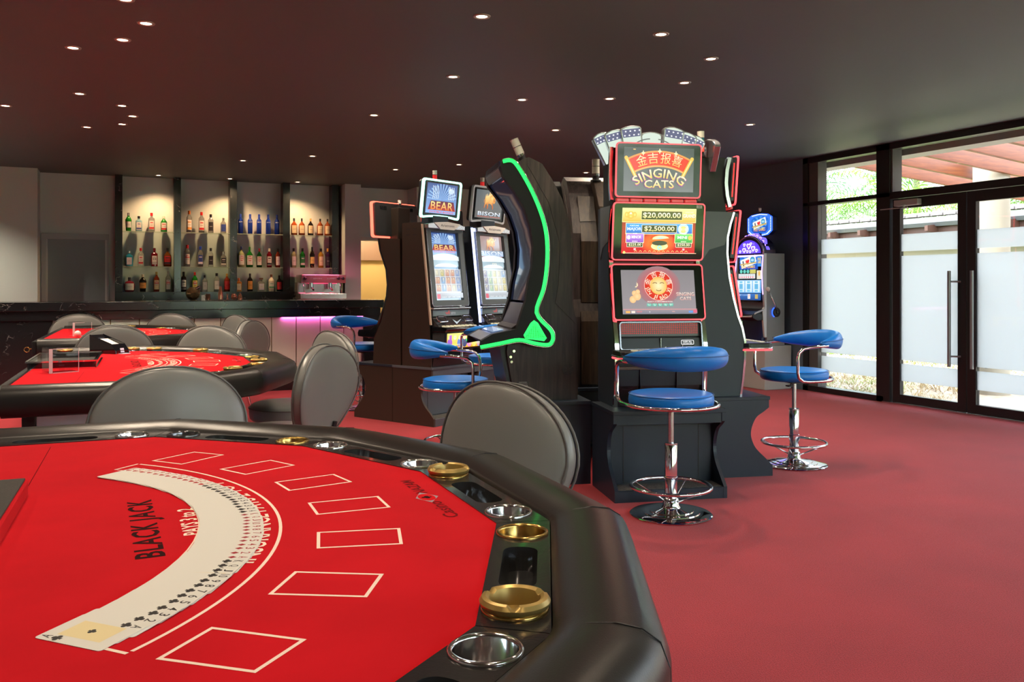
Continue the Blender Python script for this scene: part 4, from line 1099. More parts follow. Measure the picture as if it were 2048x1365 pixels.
# ================================================================ slot machines
scr = printmat('lit_screen', .82, .08); scrb = printmat('lit_screen_bright', 1.15, .08); flatp = printmat('panel_print', 0, .3)
standm = pbr('stand_black', (.011,.021,.038), .42, bump=(220,.06)); standg = pbr('stand_greyblue', (.085,.105,.13), .4)
speck = pbr('foot_carpet_speckle', (.02,.02,.024), .85, var=(260, (.16,.15,.14)), bump=(260,.5))
navy = pbr('navy_black_side', (.020,.031,.046), .45)
brownside = pbr('dark_brown_side', (.035,.024,.018), .42)
def lean(deg): return (PI/2-R(deg), 0, 0)       # local xy plane stood up, facing -y, top leaning back
def stand(parent, w=.658, d0=0, d1=.445, front=standm, sidem=standm, h=.5):
    prof = [(d0, 0), (d0, .065), (d0+.05, .115), (d0+.115, .18), (d0+.145, .25), (d0+.14, .31), (d0+.11, .37), (d0+.06, .405), (d0+.025, .43), (d0+.025, h-.022), (d1, h-.022), (d1, 0)]
    q = prof[2:9]; sm = [prof[0], prof[1]]
    for i in range(len(q)-1):
        a0_, a1_, a2_, a3_ = [Vector(q[max(0, min(len(q)-1, i+k))]) for k in (-1, 0, 1, 2)]
        for s_ in (0, .25, .5, .75): v_ = .5*((2*a1_)+(a2_-a0_)*s_+(2*a0_-5*a1_+4*a2_-a3_)*s_*s_+(3*a1_-a0_-3*a2_+a3_)*s_**3); sm.append((v_.x, v_.y))
    prof = sm+prof[8:]
    for sx in (0, w-.02): obj('stand_side', MB().prism(prof, sx, sx+.02, 'yz'), sidem, parent)
    b = MB(); b.box(-.004, w+.004, d0+.018, d1+.004, h-.022, h); b.box(.02, w-.02, d0+.03, d0+.05, .42, h-.022); obj('stand_top', b, front, parent, bevel=.002)
    b = MB(); b.box(.02, w-.02, d0+.165, d0+.18, .06, .478); b.box(.02, w-.02, d0+.002, d0+.02, 0, .062)
    b2 = obj('stand_front', b, front, parent)
    b = MB(); ring_plate(b, rrect(w-.20, .335, .003, 1, w/2, .235), rrect(w-.209, .326, .002, 1, w/2, .235), 0, .0015); 
    obj('door_seam', b, blackm, b2, rot=(PI/2, 0, 0), loc=(0, d0+.1645, 0))
    obj('foot_mat', MB().box(.02, w-.02, d0+.02, d0+.165, .050, .064), speck, parent)
def candle(parent, x, y, z, cols, s=1.0, tilt=None):
    t = MB(); t.lathe([(.026*s, 0), (.026*s, .012*s), (.018*s, .014*s), (.018*s, .03*s)], 20); 
    M = Matrix.Translation((x, y, z)) @ (tilt or Matrix.Identity(4))
    base = obj('signal_light', MB().lathe([(.030*s, 0), (.030*s, .008*s), (.019*s, .012*s), (.019*s, .03*s)], 20, M), blackm, parent, smooth=True, auto=40)
    zz = .03*s
    for c in cols:
        m_ = {'w': pbr('signal_white', (.80,.78,.70), .35), 'r': pbr('signal_red', (.75,.03,.03), .3, emit=((1,.04,.04), .25)), 't': pbr('signal_teal', (.01,.32,.42), .3), 'c': chrome, 'R': pbr('signal_red_clear', (.75,.15,.12), .15, emit=((1,.1,.06), .5))}[c]
        hgt = .012*s if c == 'c' else .040*s
        obj('signal_lens', MB().lathe([(.021*s, zz+.001), (.021*s, zz+hgt-.001)], 20, M), m_, base, smooth=True, auto=40); zz += hgt
        obj('signal_band', MB().lathe([(.0225*s, zz-.001), (.0225*s, zz+.003)], 20, M), chrome, base, smooth=True, auto=40); zz += .002
    return base
# ---------------------------------------------------------------- pictures
def sym(p, x, y, w, h, s, c):
    p.rect(x, y, w*.92, h*.92, tuple(q*.35+.25 for q in c)); p.text(s, x, y, w*(.62 if len(s) > 1 else .42), h*.7, c, (1,.9,.6))
def pic_bear(p, W, Hh, full=True):
    top = Hh*.30 if full else Hh
    y0 = Hh/2-top/2
    p.rect(0, y0, W, top, (.30,.50,.90), (.05,.10,.30))
    if full: p.rect(0, -Hh*.15, W, Hh*.70, (.55,.72,.85), (.25,.42,.62))
    cxx, cy = 0, y0-top*.05
    for k in range(14):
        a = R(10+k*12.5); p.poly([(cxx+W*.03*math.cos(a+.9), cy), (cxx+W*.5*math.cos(a), cy+min(top*.55, W*.5)*math.sin(a)), (cxx+W*.5*math.cos(a+.07), cy+min(top*.55, W*.5)*math.sin(a+.07))], (.35,.60,.95))
    for sx in (-.25, .27):                   # claw curves
        for k in range(4): p.line([(sx*W+(k-1.5)*W*.055+W*.03*math.sin(t/3), y0+top*(.42-.055*t)) for t in range(0, 9)], W*.014, (.85,.93,1))
    p.ell(W*.27, y0+top*.28, W*.10, W*.06, (.60,.75,.95), 10); p.poly([(W*.2, y0+top*.3), (W*.24, y0+top*.42), (W*.28, y0+top*.3)], (.75,.85,1))
    ty = y0-top*.24
    p.poly([(-W*.46, ty-top*.15), (W*.46, ty-top*.15), (W*.38, ty+top*.16), (-W*.38, ty+top*.16)], (.35,.02,.02), [(.45,.03,.02)]*2+[(.12,.02,.05)]*2)
    p.text('BEAR', 0, ty, W*.74, top*.27, (.85,.20,.02), (1,.85,.30), space=1.05)
    p.text('DOUBLE BONUS', 0, ty-top*.21, W*.80, top*.06, (.9,.08,.08))
    if full: reels(p, W, Hh, [['W','Q','10','10','A'], ['10','J','10','10','A'], ['10','J','10','W','A']])
def reels(p, W, Hh, g, base=(.78,.86,.90)):
    y1 = Hh*.20
    p.ell(0, Hh*.085, W*.62, Hh*.105, (.80,.90,.95), 24, 0, 180); p.rect(0, Hh*.045, W*.96, Hh*.09, (.45,.60,.66), (.30,.42,.48))
    p.ell(0, -Hh*.01, W*.42, Hh*.055, (.85,.92,.98), 20, 0, 180)
    p.rect(0, -Hh*.045, W, Hh*.006, (1,1,1))
    p.rect(0, -Hh*.225, W, Hh*.35, (.72,.80,.86))
    cols = {'10': (.85,.30,.15), 'Q': (.75,.65,.1), 'J': (.2,.5,.9), 'A': (.15,.35,.8), 'W': (.9,.85,.6), 'K': (.3,.6,.3), '9': (.9,.75,.2), 'S': (.15,.15,.35)}
    for r_ in range(3):
        for c in range(5): sym(p, (c-2)*W*.19, -Hh*.10-r_*Hh*.112, W*.19, Hh*.112, g[r_][c], cols[g[r_][c]])
    for c in range(6): p.rect((c-2.5)*W*.19, -Hh*.21, W*.008, Hh*.34, (.95,.97,1))
    p.rect(0, -Hh*.435, W, Hh*.075, (.42,.46,.50), (.55,.58,.62)); p.rect(-W*.42, -Hh*.45, W*.12, Hh*.07, (.75,.15,.2))
    p.text('CREDIT   BET   WIN   LINES', .03*W, -Hh*.46, W*.7, Hh*.013, (.95,.95,.95))
def beast(p, x, y, s):
    O1, O2, O3 = (.90,.36,.06), (1,.70,.28), (.55,.14,.03)
    T = lambda L: [(x+a*s, y+b*s) for a, b in L]
    for k in range(11):
        a = -.42+k*.08; h_ = .26+.22*math.exp(-((a-.1)/.25)**2); p.poly(T([(a-.05, h_-.12), (a+.02+.03*math.sin(k*2.3), h_+.13+.05*math.sin(k*1.7)), (a+.06, h_-.12)]), O2, [O1, (1,.85,.45), O1])
    body = [(-.50,.12),(-.42,.24),(-.25,.27),(-.06,.36),(.12,.46),(.28,.42),(.40,.30),(.47,.18),(.50,.02),(.46,-.10),(.38,-.16),(.30,-.12),(.27,-.22),(.33,-.36),(.31,-.50),(.24,-.50),(.20,-.32),(.10,-.20),(-.08,-.16),(-.18,-.20),(-.15,-.36),(-.20,-.50),(-.27,-.50),(-.28,-.32),(-.35,-.16),(-.42,-.28),(-.50,-.46),(-.56,-.44),(-.50,-.20),(-.48,-.02)]
    p.poly(T(body), O1, [O3 if b < -.2 else O1 if b < .2 else O2 for a, b in body])
    p.ell(x+s*.16, y+s*.16, s*.22, s*.20, O2, 14, edge=O1); p.ell(x+s*.38, y+s*.04, s*.11, s*.15, O3, 12, edge=O1)
    p.line(T([(.34,.22), (.46,.24), (.58,.30), (.60,.42)]), s*.035, O2); p.line(T([(.28,.24), (.24,.32), (.30,.42)]), s*.03, O2)
    for k in range(5): p.line(T([(-.32+k*.13, .18), (-.28+k*.13, .02), (-.33+k*.13, -.10)]), s*.022, (1,.62,.2))
    p.ell(x+s*.41, y+s*.08, s*.018, s*.015, (1,1,.8), 6); p.line(T([(-.50,.10), (-.60,.0), (-.58,-.14)]), s*.025, O1)
def pic_bison(p, W, Hh, full=True):
    top = Hh*.33 if full else Hh
    y0 = Hh/2-top/2
    p.rect(0, y0, W, top, (.16,.15,.14) if not full else (.30,.24,.22), (.13,.15,.16) if not full else (.42,.28,.26))
    if full: p.rect(0, -Hh*.17, W, Hh*.66, (.60,.72,.80), (.42,.50,.52))
    beast(p, W*.02, y0+top*.13, min(W, top)*(.62 if full else .60))
    ty = y0-top*.34
    if full: p.rect(0, ty, W, top*.26, (.35,.5,.75), (.25,.35,.5))
    p.text('BISON', 0, ty, W*(.96 if full else .84), top*(.22 if full else .14), (.45,.60,.78), (.95,.97,1), space=1.03)
    p.text('DOUBLE BONUS', 0, ty-top*(.15 if full else .105), W*.84, top*.03, (.8,.12,.1))
    if full: reels(p, W, Hh, [['S','K','Q','W','J'], ['S','K','9','W','Q'], ['S','K','9','W','Q']]); p.text('725', 0, Hh*.05, W*.2, Hh*.03, (1,.9,.7))
def pic_belly(p, W, Hh):
    p.rect(0, 0, W, Hh, (.75,.35,.02), (1,.80,.15))
    for k in range(7):
        x = (k-3)*W*.14; c = [(.30,.10,.45), (.85,.55,.10), (.12,.2,.5), (.05,.06,.15), (.6,.2,.5), (.95,.7,.15), (.1,.25,.6)][k]
        p.ell(x, -Hh*.15, W*.075, Hh*.33, c, 14); p.ell(x, Hh*.20, W*.045, Hh*.15, (.95,.72,.40), 12); p.ell(x, Hh*.32, W*.055, Hh*.09, (1,.85,.2), 10, 0, 180)
        p.ell(x-W*.015, Hh*.21, W*.006, Hh*.02, (.1,.05,.05), 6); p.ell(x+W*.015, Hh*.21, W*.006, Hh*.02, (.1,.05,.05), 6)
    p.text('HEIMO', -W*.30, -Hh*.32, W*.3, Hh*.2, (.95,.2,.02), (1,.85,.2)); p.text('FOR FIRE', W*.29, -Hh*.28, W*.34, Hh*.26, (.95,.15,.02), (1,.85,.2)); p.rect(-W*.44, Hh*.1, W*.07, Hh*.6, (.35,.1,.5)); p.rect(W*.45, Hh*.15, W*.06, Hh*.6, (.1,.3,.75))
# ---------------------------------------------------------------- bank A: upright cabinets with portrait screens
rA = R(28); A0 = (2.46, 6.924)
def bankA(a, d): return (A0[0]+a*math.cos(rA)-d*math.sin(rA), A0[1]+a*math.sin(rA)+d*math.cos(rA), 0)
def make_uprightA(label, a, picf, ledc, tledc, ledname):
    t = thing('slot_machine', label, 'slot machine', bankA(a, 0), rA, 'slot machines in the bank by the bar')
    stand(t, .658, 0, .485, standg, brownside)
    W = .53
    # side panels follow the leaning front
    prof = [(.03, .50), (.03, .64), (.05, .75), (.055, .90), (.155, 1.735), (.37, 1.735), (.37, .50)]
    for sx in (0, W-.012): 
        sp = obj('side_panel', MB().prism(prof, sx, sx+.012, 'yz'), brownside if a == 0 else navy, t)
        if sx == 0:
            b = MB()
            for (yy, zz) in ((.22,1.68),(.30,1.68),(.22,1.63),(.30,1.63),(.18,.98),(.24,.98),(.30,.98),(.12,.57),(.18,.57),(.12,.545)): b.box(-.001, .001, yy-.02, yy+.02, zz-.004, zz+.004)
            obj('vent_slots', b, blackm, sp)
    b = MB(); b.prism([(.06,.50),(.06,.9),(.16,1.73),(.36,1.73),(.36,.50)], .012, W-.012, 'yz'); obj('cabinet', b, blackp, t)
    lz = math.degrees(math.atan2(.10, .835))
    # LED corner bars
    for sx in (.008, W-.012):
        b = MB(); b.prism([(.035,.86),(.135,1.72),(.150,1.72),(.05,.86)], sx-.006, sx+.010, 'yz'); obj('light_bar', b, ledc if sx < .1 else blackg, t)
    # front frame, screen
    zc, dc = 1.36, .105
    b = MB(); ring_plate(b, rrect(.475, .70, .02, 3), rrect(.352, .596, .004, 3), -.02, .028); fr_ = obj('screen_frame', b, pbr('frame_gunmetal', (.07,.08,.08), .3), t, rot=lean(lz), loc=(W/2, dc, zc), bevel=.004)
    b = MB(); b.tube([(x, y, .029) for x, y in rrect(.476, .70, .02, 3)], .003, 6, closed=True); obj('chrome_edge', b, chrome, fr_, smooth=True)
    b = MB(); b.box(-.176, .176, -.298, .298, -.02, -.004); s_ = obj('screen', b, blackg, t, rot=lean(lz), loc=(W/2, dc, zc))
    p = Pic(); picf(p, .346, .590, True); p.build('screen_picture', scr, s_, loc=(0, 0, -.0035))
    # arched badge
    n_ = 12; b = MB()
    top = [(-.24+.48*i/n_, 1.72+.028*math.sin(PI*i/n_)) for i in range(n_+1)]
    b.prism([(W/2-.24, 1.685), (W/2+.24, 1.685)]+[(W/2+x, z) for x, z in top[::-1]], .085, .14, 'xz'); bd = obj('header', b, steel, t, bevel=.003)
    b = MB(); b.prism([(W/2-.17, 1.735), (W/2-.09, 1.680), (W/2+.09, 1.680), (W/2+.17, 1.735), (W/2, 1.748)], .078, .09, 'xz'); bg = obj('badge', b, pbr('white_badge', (.75,.75,.72), .3), bd)
    p = Pic(); p.text('Aristronic', 0, 0, .18, .022, (.12,.12,.14)); p.build('badge_print', flatp, bg, rot=(PI/2, 0, 0), loc=(W/2, .0775, 1.714))
    # logo glass, ledges
    b = MB(); b.box(.03, W-.03, .035, .06, .93, .985); lg = obj('logo_glass', b, pbr('logo_glass', (.14,.19,.21), .08, coat=.4), t, bevel=.003)
    p = Pic(); p.poly([(-.065,-.018),(-.03,.03),(-.02,-.018),(-.032,-.008),(-.048,-.008)], (.65,.12,.12)); p.poly([(-.085,.004),(-.005,.008),(-.06,-.012)], (.65,.12,.12)); p.text('stro', .022, -.002, .06, .024, (.62,.66,.7)); p.build('logo_print', printmat('logo_print', .5, .3), lg, rot=(PI/2, 0, 0), loc=(W/2, .0345, .957))
    b = MB(); b.box(.02, W-.02, .02, .06, .992, 1.005); b.box(.35, .42, .01, .03, 1.0, 1.012); obj('ledge', b, steel, t, bevel=.002)
    # handles and deck
    b = MB(); b.prism([(.05,.93),(.03,.90),(-.02,.86),(-.03,.845),(.06,.845)], .03, W-.03, 'yz'); dk0 = obj('deck_slope', b, pbr('deck_gunmetal', (.06,.06,.065), .18, .6), t)
    for sx in (.04, .37):
        b = MB(); ring_plate(b, rrect(.12, .07, .02, 3), rrect(.09, .042, .012, 3), 0, .012); obj('speaker_handle', b, chrome, t, rot=lean(40), loc=(sx+.06, .0, .905), bevel=.003)
    b = MB(); b.prism([(W/2-.06,.905),(W/2,.86),(W/2+.06,.905),(W/2,.88)], -.028, -.020, 'xz', Matrix.Translation((0,.0,0))); obj('chevron', b, chrome, t)
    b = MB(); b.prism([(-.11,.80),(-.13,.825),(-.12,.842),(.06,.85),(.06,.80)], .02, W-.02, 'yz'); dk = obj('button_deck', b, blackg, t, bevel=.005)
    b = MB()
    for k in range(8): b.box(.07+k*.05, .105+k*.05, -.09, -.05, .842, .850); b.box(.07+k*.05, .105+k*.05, -.035, .0, .845, .853)
    obj('button_row', b, pbr('button_clear', (.55,.5,.35), .2, emit=((.9,.85,.6), .25)), dk, bevel=.002)
    b = MB(); b.prism([(-.11,.80),(-.10,.66),(-.08,.645),(.06,.645),(.06,.80)], .02, W-.02, 'yz'); be = obj('belly_box', b, blackg, t, bevel=.004)
    p = Pic(); pic_belly(p, .44, .125); p.build('belly_picture', scrb, be, rot=lean(-3), loc=(W/2, -.109, .727))
    b = MB(); b.prism([(-.06,.60),(-.05,.57),(.05,.565),(.05,.60)], .06, W-.14, 'yz'); obj('coin_tray', b, pbr('tray_blue_black', (.05,.06,.09), .15), t, bevel=.004)
    b = MB(); b.prism([(.0,.645),(.03,.50),(.06,.50),(.06,.645)], .015, W-.015, 'yz'); obj('lower_front', b, blackm, t)
    # topper
    b = MB(); b.box(W/2-.10, W/2+.10, .16, .30, 1.735, 1.80); obj('topper_neck', b, navy, t)
    tw, th = .50, .345
    def tout(w, h, r_, dz):
        q = rrect(w, h, r_, 4); return [(x, y+(dz*(1-(2*x/w)**2) if y < 0 else 0)) for x, y in q]
    tp = thing_part('topper', t, (W/2, .155, 1.945), lean(-7))
    b = MB(); b.prism(tout(tw-.02, th-.02, .03, .02), -.05, .0); obj('topper_case', b, blackp, tp)
    b = MB()
    o_, i_ = [], []
    ring_plate(b, dense(rrect(tw, th, .03, 4)), dense(rrect(tw-.034, th-.034, .018, 4)), -.012, .012); bend_bottom(b, tw, .02); obj('light_border', b, tledc, tp)
    b = MB(); b.box(-.215, .215, -.135, .150, -.01, .006); ts = obj('topper_screen', b, blackg, tp)
    p = Pic(); picf(p, .39, .26, False); p.build('topper_picture', scr, ts, loc=(0, .008, .0064))
    candle(t, W/2-.01, .22, 2.10, 'rw', .95)
    return t
def dense(pts, m=6):
    o = []
    for i in range(len(pts)):
        a, b = pts[i], pts[(i+1) % len(pts)]
        k = m if math.hypot(a[0]-b[0], a[1]-b[1]) > .08 else 1
        for j in range(k): o.append((a[0]+(b[0]-a[0])*j/k, a[1]+(b[1]-a[1])*j/k))
    return o
def bend_bottom(b, w, dz): b.v = [(x, y+(dz*(1-min(1, (2*x/w)**2)) if y < 0 else 0), z) for x, y, z in b.v]
def thing_part(name, parent, loc, rot):
    o = bpy.data.objects.new(name, None); COL.objects.link(o); o.parent = parent; o.location = loc; o.rotation_euler = rot; o.empty_display_size = .05; return o
led_mint = led('led_mint', (.42,1,.74), 1.7); led_cream = pbr('cream_bar', (.55,.42,.33), .35); led_white = led('led_blue_white', (.50,.58,1), 3.5); led_red = led('led_red', (1,.03,.05), 4); ledgrey = pbr('silver_border', (.50,.51,.54), .3, .3)
led_amber = led('led_red_amber', (1,.10,.06), 3)
m1 = make_uprightA('slot machine with bear picture on its screens and a glowing mint topper frame', 0, pic_bear, led_cream, led_mint, '')
m2 = make_uprightA('slot machine with bison picture and a blue white light bar', .66, pic_bison, led_white, ledgrey, '')
m3 = make_uprightA('slot machine with red light bar, mostly hidden behind the green arched machine', 1.32, pic_bison, led_red, led_red, '')
# rear of the bank: curved black cabinets facing away
def make_rear(label, a):
    t = thing('slot_machine', label, 'slot machine', bankA(a+.658, .975), rA+PI, 'slot machines in the bank by the bar')
    stand(t, .658, 0, .485, standm, brownside)
    body = [(.246,.50),(.255,.66),(.259,.725),(.30,.80),(.345,.87),(.40,1.03),(.440,1.19),(.424,1.334),(.34,1.50),(.318,1.60),(.32,1.613),(.58,1.60),(.59,.50)]
    b = MB(); b.prism(body, .12, .66, 'yz'); obj('cabinet', b, brownside, t)
    lip = [(.259,.722),(.051,.735),(.046,.765),(.06,.795),(.22,.805),(.296,.853),(.365,1.0),(.405,1.10),(.416,1.20),(.400,1.334),(.325,1.50),(.300,1.613),(.33,1.613),(.35,1.50),(.425,1.334),(.441,1.20),(.43,1.10),(.39,1.0),(.33,.85),(.29,.77)]
    for sx in (.118, .628): b = MB(); b.prism(lip, sx, sx+.034, 'yz'); obj('front_lip', b, blackg, t, bevel=.006)
    b = MB(); b.prism([(.051,.74),(.055,.79),(.22,.80),(.24,.74)], .15, .63, 'yz'); obj('button_deck', b, blackg, t)
    tp = thing_part('topper', t, (.39, .235, 1.787), lean(-3))
    b = MB(); b.prism(rrect(.54, .30, .02, 3), -.04, 0); obj('topper_case', b, pbr('topper_back', (.035,.035,.038), .4), tp)
    b = MB(); ring_plate(b, rrect(.565, .325, .025, 3), rrect(.54, .30, .02, 3), -.014, .012); obj('light_border', b, led_amber, tp)
    b = MB(); b.box(-.22, .22, -.12, .12, .0, .004); obj('topper_screen', b, blackg, tp)
    b = MB()
    for sx in (-.17, .17):
        for k in range(7): b.box(sx-.04+k*.012, sx-.034+k*.012, .09, .12, -.043, -.040)
    obj('vent_grille', b, blackg, tp)
    b = MB(); b.box(.30, .46, .25, .36, 1.60, 1.90); obj('topper_spine', b, brownside, t, bevel=.01)
    candle(t, .38, .30, 1.90, 'cw', .9)
    return t
r1 = make_rear('black slot machine seen from behind, red edged topper back, nearest the bar', 0)
r2 = dup(r1, loc=bankA(.66+.658, .975), label='black slot machine back seen between the bear and bison machines')
# ---------------------------------------------------------------- island B
rB = R(-14); B0 = (2.506, 4.099)
def isl(xp, yp): return (B0[0]+xp*math.cos(rB)-yp*math.sin(rB), B0[1]+xp*math.sin(rB)+yp*math.cos(rB), 0)
CRV = [(.195,.50),(.180,.60),(.168,.72),(.165,.84),(.185,.93),(.212,1.0),(.245,1.12),(.272,1.25),(.286,1.40),(.283,1.50),(.265,1.58),(.240,1.657)]
TOPC = [(.262,1.69),(.280,1.76),(.288,1.84),(.282,1.92),(.264,2.0)]
ledR = led('led_screen_red', (1,.075,.09), 1.6)
GOLD1, GOLD2 = (.80,.42,.06), (1,.82,.35)
def pic_top(p, W, Hh):
    p.rect(0, 0, W, Hh, (.20,.20,.21), (.07,.08,.08))
    def fanp(r_, a): return (r_*math.sin(R(a)), -Hh*1.20+r_*math.cos(R(a)))
    r0, r1 = Hh*1.28, Hh*1.62
    n = 24
    for (ra, rb_, c) in ((r0, r1, (.85,.03,.02)), (r1-.006, r1+.004, (1,.35,.08)), (r0-.004, r0+.006, (1,.45,.15))):
        pts = [fanp(ra, -27+54*i/n) for i in range(n+1)]+[fanp(rb_, 27-54*i/n) for i in range(n+1)]
        s_ = p; s_.lay(); o = len(s_.v)
        for i in range(n+1):
            for rr_ in (ra, rb_): q = fanp(rr_, -27+54*i/n); s_.v.append((q[0], q[1], s_.z))
        for i in range(n): s_.f.append((o+2*i, o+2*i+1, o+2*i+3, o+2*i+2)); s_.c.append([c]*4)
    for sg in (-1, 1):
        a, b_ = fanp(r0-.03, 28.5*sg), fanp(r1+.01, 28.5*sg); p.line([a, b_], .020, (.95,.50,.05)); p.line([a, b_], .007, (1,.85,.35)); p.ell(b_[0], b_[1], .011, .011, (1,.6,.1), 10)
    for i, chx in enumerate('金吉报喜'):
        ang = (-17, -6, 6, 17)[i]; q = fanp((r0+r1)/2+.004, ang)
        p.text(chx, q[0], q[1], .062, .062, (.90,.60,.12), (1,.95,.62), rot=-R(ang))
    for q in (-14, 0, 14): a = fanp(r1, q); p.ell(a[0], a[1], .012, .006, (1,.9,.5), 8); p.ell(a[0], a[1], .004, .016, (1,.9,.5), 8)
    rt = Hh*.98
    p.text('SINGING', 0, 0, .335, .058, (.45,.05,.35), fn=lambda a, c: ((rt+c)*math.sin(a/rt), -Hh*1.06+(rt+c)*math.cos(a/rt)-.002))
    p.text('SINGING', 0, 0, .33, .052, (.90,.62,.10), (1,.95,.65), fn=lambda a, c: ((rt+c)*math.sin(a/rt), -Hh*1.06+(rt+c)*math.cos(a/rt)))
    p.text('CATS', 0, -Hh*.33, .185, .050, (.45,.05,.35)); p.text('CATS', 0, -Hh*.327, .18, .045, (.90,.62,.10), (1,.95,.65))
    p.rect(-W*.36, Hh*.45, .015, .005, (1,.6,.2))
def frame_box(p, x, y, w, h, c1, c2, edge=(1,.8,.35)):
    p.rect(x, y, w+.006, h+.006, edge); p.rect(x, y, w, h, c1, c2)
def pic_mid(p, W, Hh):
    p.rect(0, 0, W, Hh, (.55,.01,.02), (.20,.01,.02)); p.ell(0, -Hh*.28, W*.25, Hh*.24, (1,.25,.03), 20, edge=(.55,.02,.02))
    y = Hh*.345; frame_box(p, 0, y, W*.99, Hh*.29, (.75,.35,.05), (1,.70,.28))
    for (dx, dy, rx, ry) in ((-.39,.0,.055,.04),(-.445,.01,.025,.03),(-.335,.01,.025,.03),(-.39,.06,.014,.014),(-.39,-.03,.03,.02)): p.ell(dx*W, y+dy*Hh*3*.3, rx*W*1.0, ry*W*1.2, (1,.62,.18), 14, edge=(.85,.35,.05))
    p.ell(-.39*W, y+.01, .014*W, .014*W, (1,.9,.6), 10)
    p.rect(.03*W, y, .56*W, Hh*.20, (.9,.7,.35)); p.rect(.03*W, y, .55*W, Hh*.185, (.04,.04,.02), (.09,.08,.03)); p.text('$20,000.00', .03*W, y-.001, .515*W, Hh*.135, (.95,.60,.15), (1,.97,.75))
    p.text('FORTUNE', .405*W, y+Hh*.075, .11*W, Hh*.03, (.95,.85,.6)); p.text('GRAND', .405*W, y-Hh*.01, .17*W, Hh*.085, (.42,.16,.02), (.50,.24,.05)); p.text('GRAND', .403*W, y-Hh*.004, .17*W, Hh*.082, (.95,.85,.65), (1,1,.92))
    y = Hh*.05; frame_box(p, 0, y, W*.90, Hh*.225, (.02,.10,.45), (.05,.30,.80), (.95,.75,.4))
    p.rect(0, y, .48*W, Hh*.17, (.9,.85,.8)); p.rect(0, y, .47*W, Hh*.155, (.04,.03,.02)); p.text('$2,500.00', 0, y-.001, .41*W, Hh*.12, (.95,.55,.12), (1,.95,.7))
    p.text('FORTUNE', -.34*W, y+Hh*.065, .12*W, Hh*.03, (.8,.9,1)); p.text('MAJOR', -.34*W, y-Hh*.015, .19*W, Hh*.085, (.55,.75,.95), (1,1,1))
    p.ell(.325*W, y, .075*W, .070*W, (.25,.60,.95), 20, edge=(.5,.8,1)); p.ell(.325*W, y-.002, .05*W, .045*W, (1,.72,.30), 16, edge=(.95,.5,.12)); p.poly([(.265*W, y+.02), (.285*W, y-.02), (.31*W, y)], (1,.85,.5)); p.poly([(.385*W, y+.02), (.365*W, y-.02), (.34*W, y)], (1,.85,.5))
    for sx, c1, c2, nm, val in ((-1, (.22,.04,.45), (.45,.20,.75), 'MINOR', '$225.00'), (1, (.03,.30,.06), (.15,.60,.15), 'MINI', '$250.00')):
        x = sx*.33*W; y = -Hh*.18; frame_box(p, x, y+.006, W*.235, Hh*.19, c1, c2); p.text(nm, x+.02*W*(-sx), y+.012, .13*W, Hh*.065, (.95,.85,.9), (1,1,1)); p.text('BONUS', x, y-.012, .07*W, Hh*.022, (1,.9,.8)); p.text('PRIZE', x, y+.032, .06*W, Hh*.022, (1,.9,.8))
        p.ell(x-sx*(-.085)*W, y+.010, .026*W, .028*W, (1,.45,.10) if sx > 0 else (.95,.60,.90), 12)
        y = -Hh*.305; p.rect(x, y, W*.215, Hh*.10, (.9,.85,.7)); p.rect(x, y, W*.205, Hh*.085, (.03,.03,.01)); p.text(val, x, y, .17*W, Hh*.062, (.85,.75,.3), (1,1,.8)); p.rect(x, -Hh*.40, .03*W, Hh*.045, (.9,.45,.5))
    y = -Hh*.30; p.ell(0, y-.008, .115*W, .052*W, (.75,.50,.15), 22, edge=(.95,.75,.35)); p.ell(0, y+.010, .105*W, .032*W, (.05,.04,.03), 20); p.ell(.015*W, y+.034, .115*W, .045*W, (.25,.72,.68), 20, 12, 190, edge=(.85,.55,.25)); p.ring(0, y-.016, .016*W, .030*W, (.2,.75,.7), 16); p.ell(0, y-.016, .016*W, .016*W, (1,.75,.2), 12)
    for k in range(12): p.line([(-W*.34+k*W*.062, -Hh*.455), (-W*.32+k*W*.062, -Hh*.43), (-W*.30+k*W*.062, -Hh*.455)], .003, (.9,.55,.2))
    p.rect(0, -Hh*.485, W, .004, (.9,.5,.35)); p.ell(-W*.48, -Hh*.47, .008, .008, (1,.7,.2), 8)
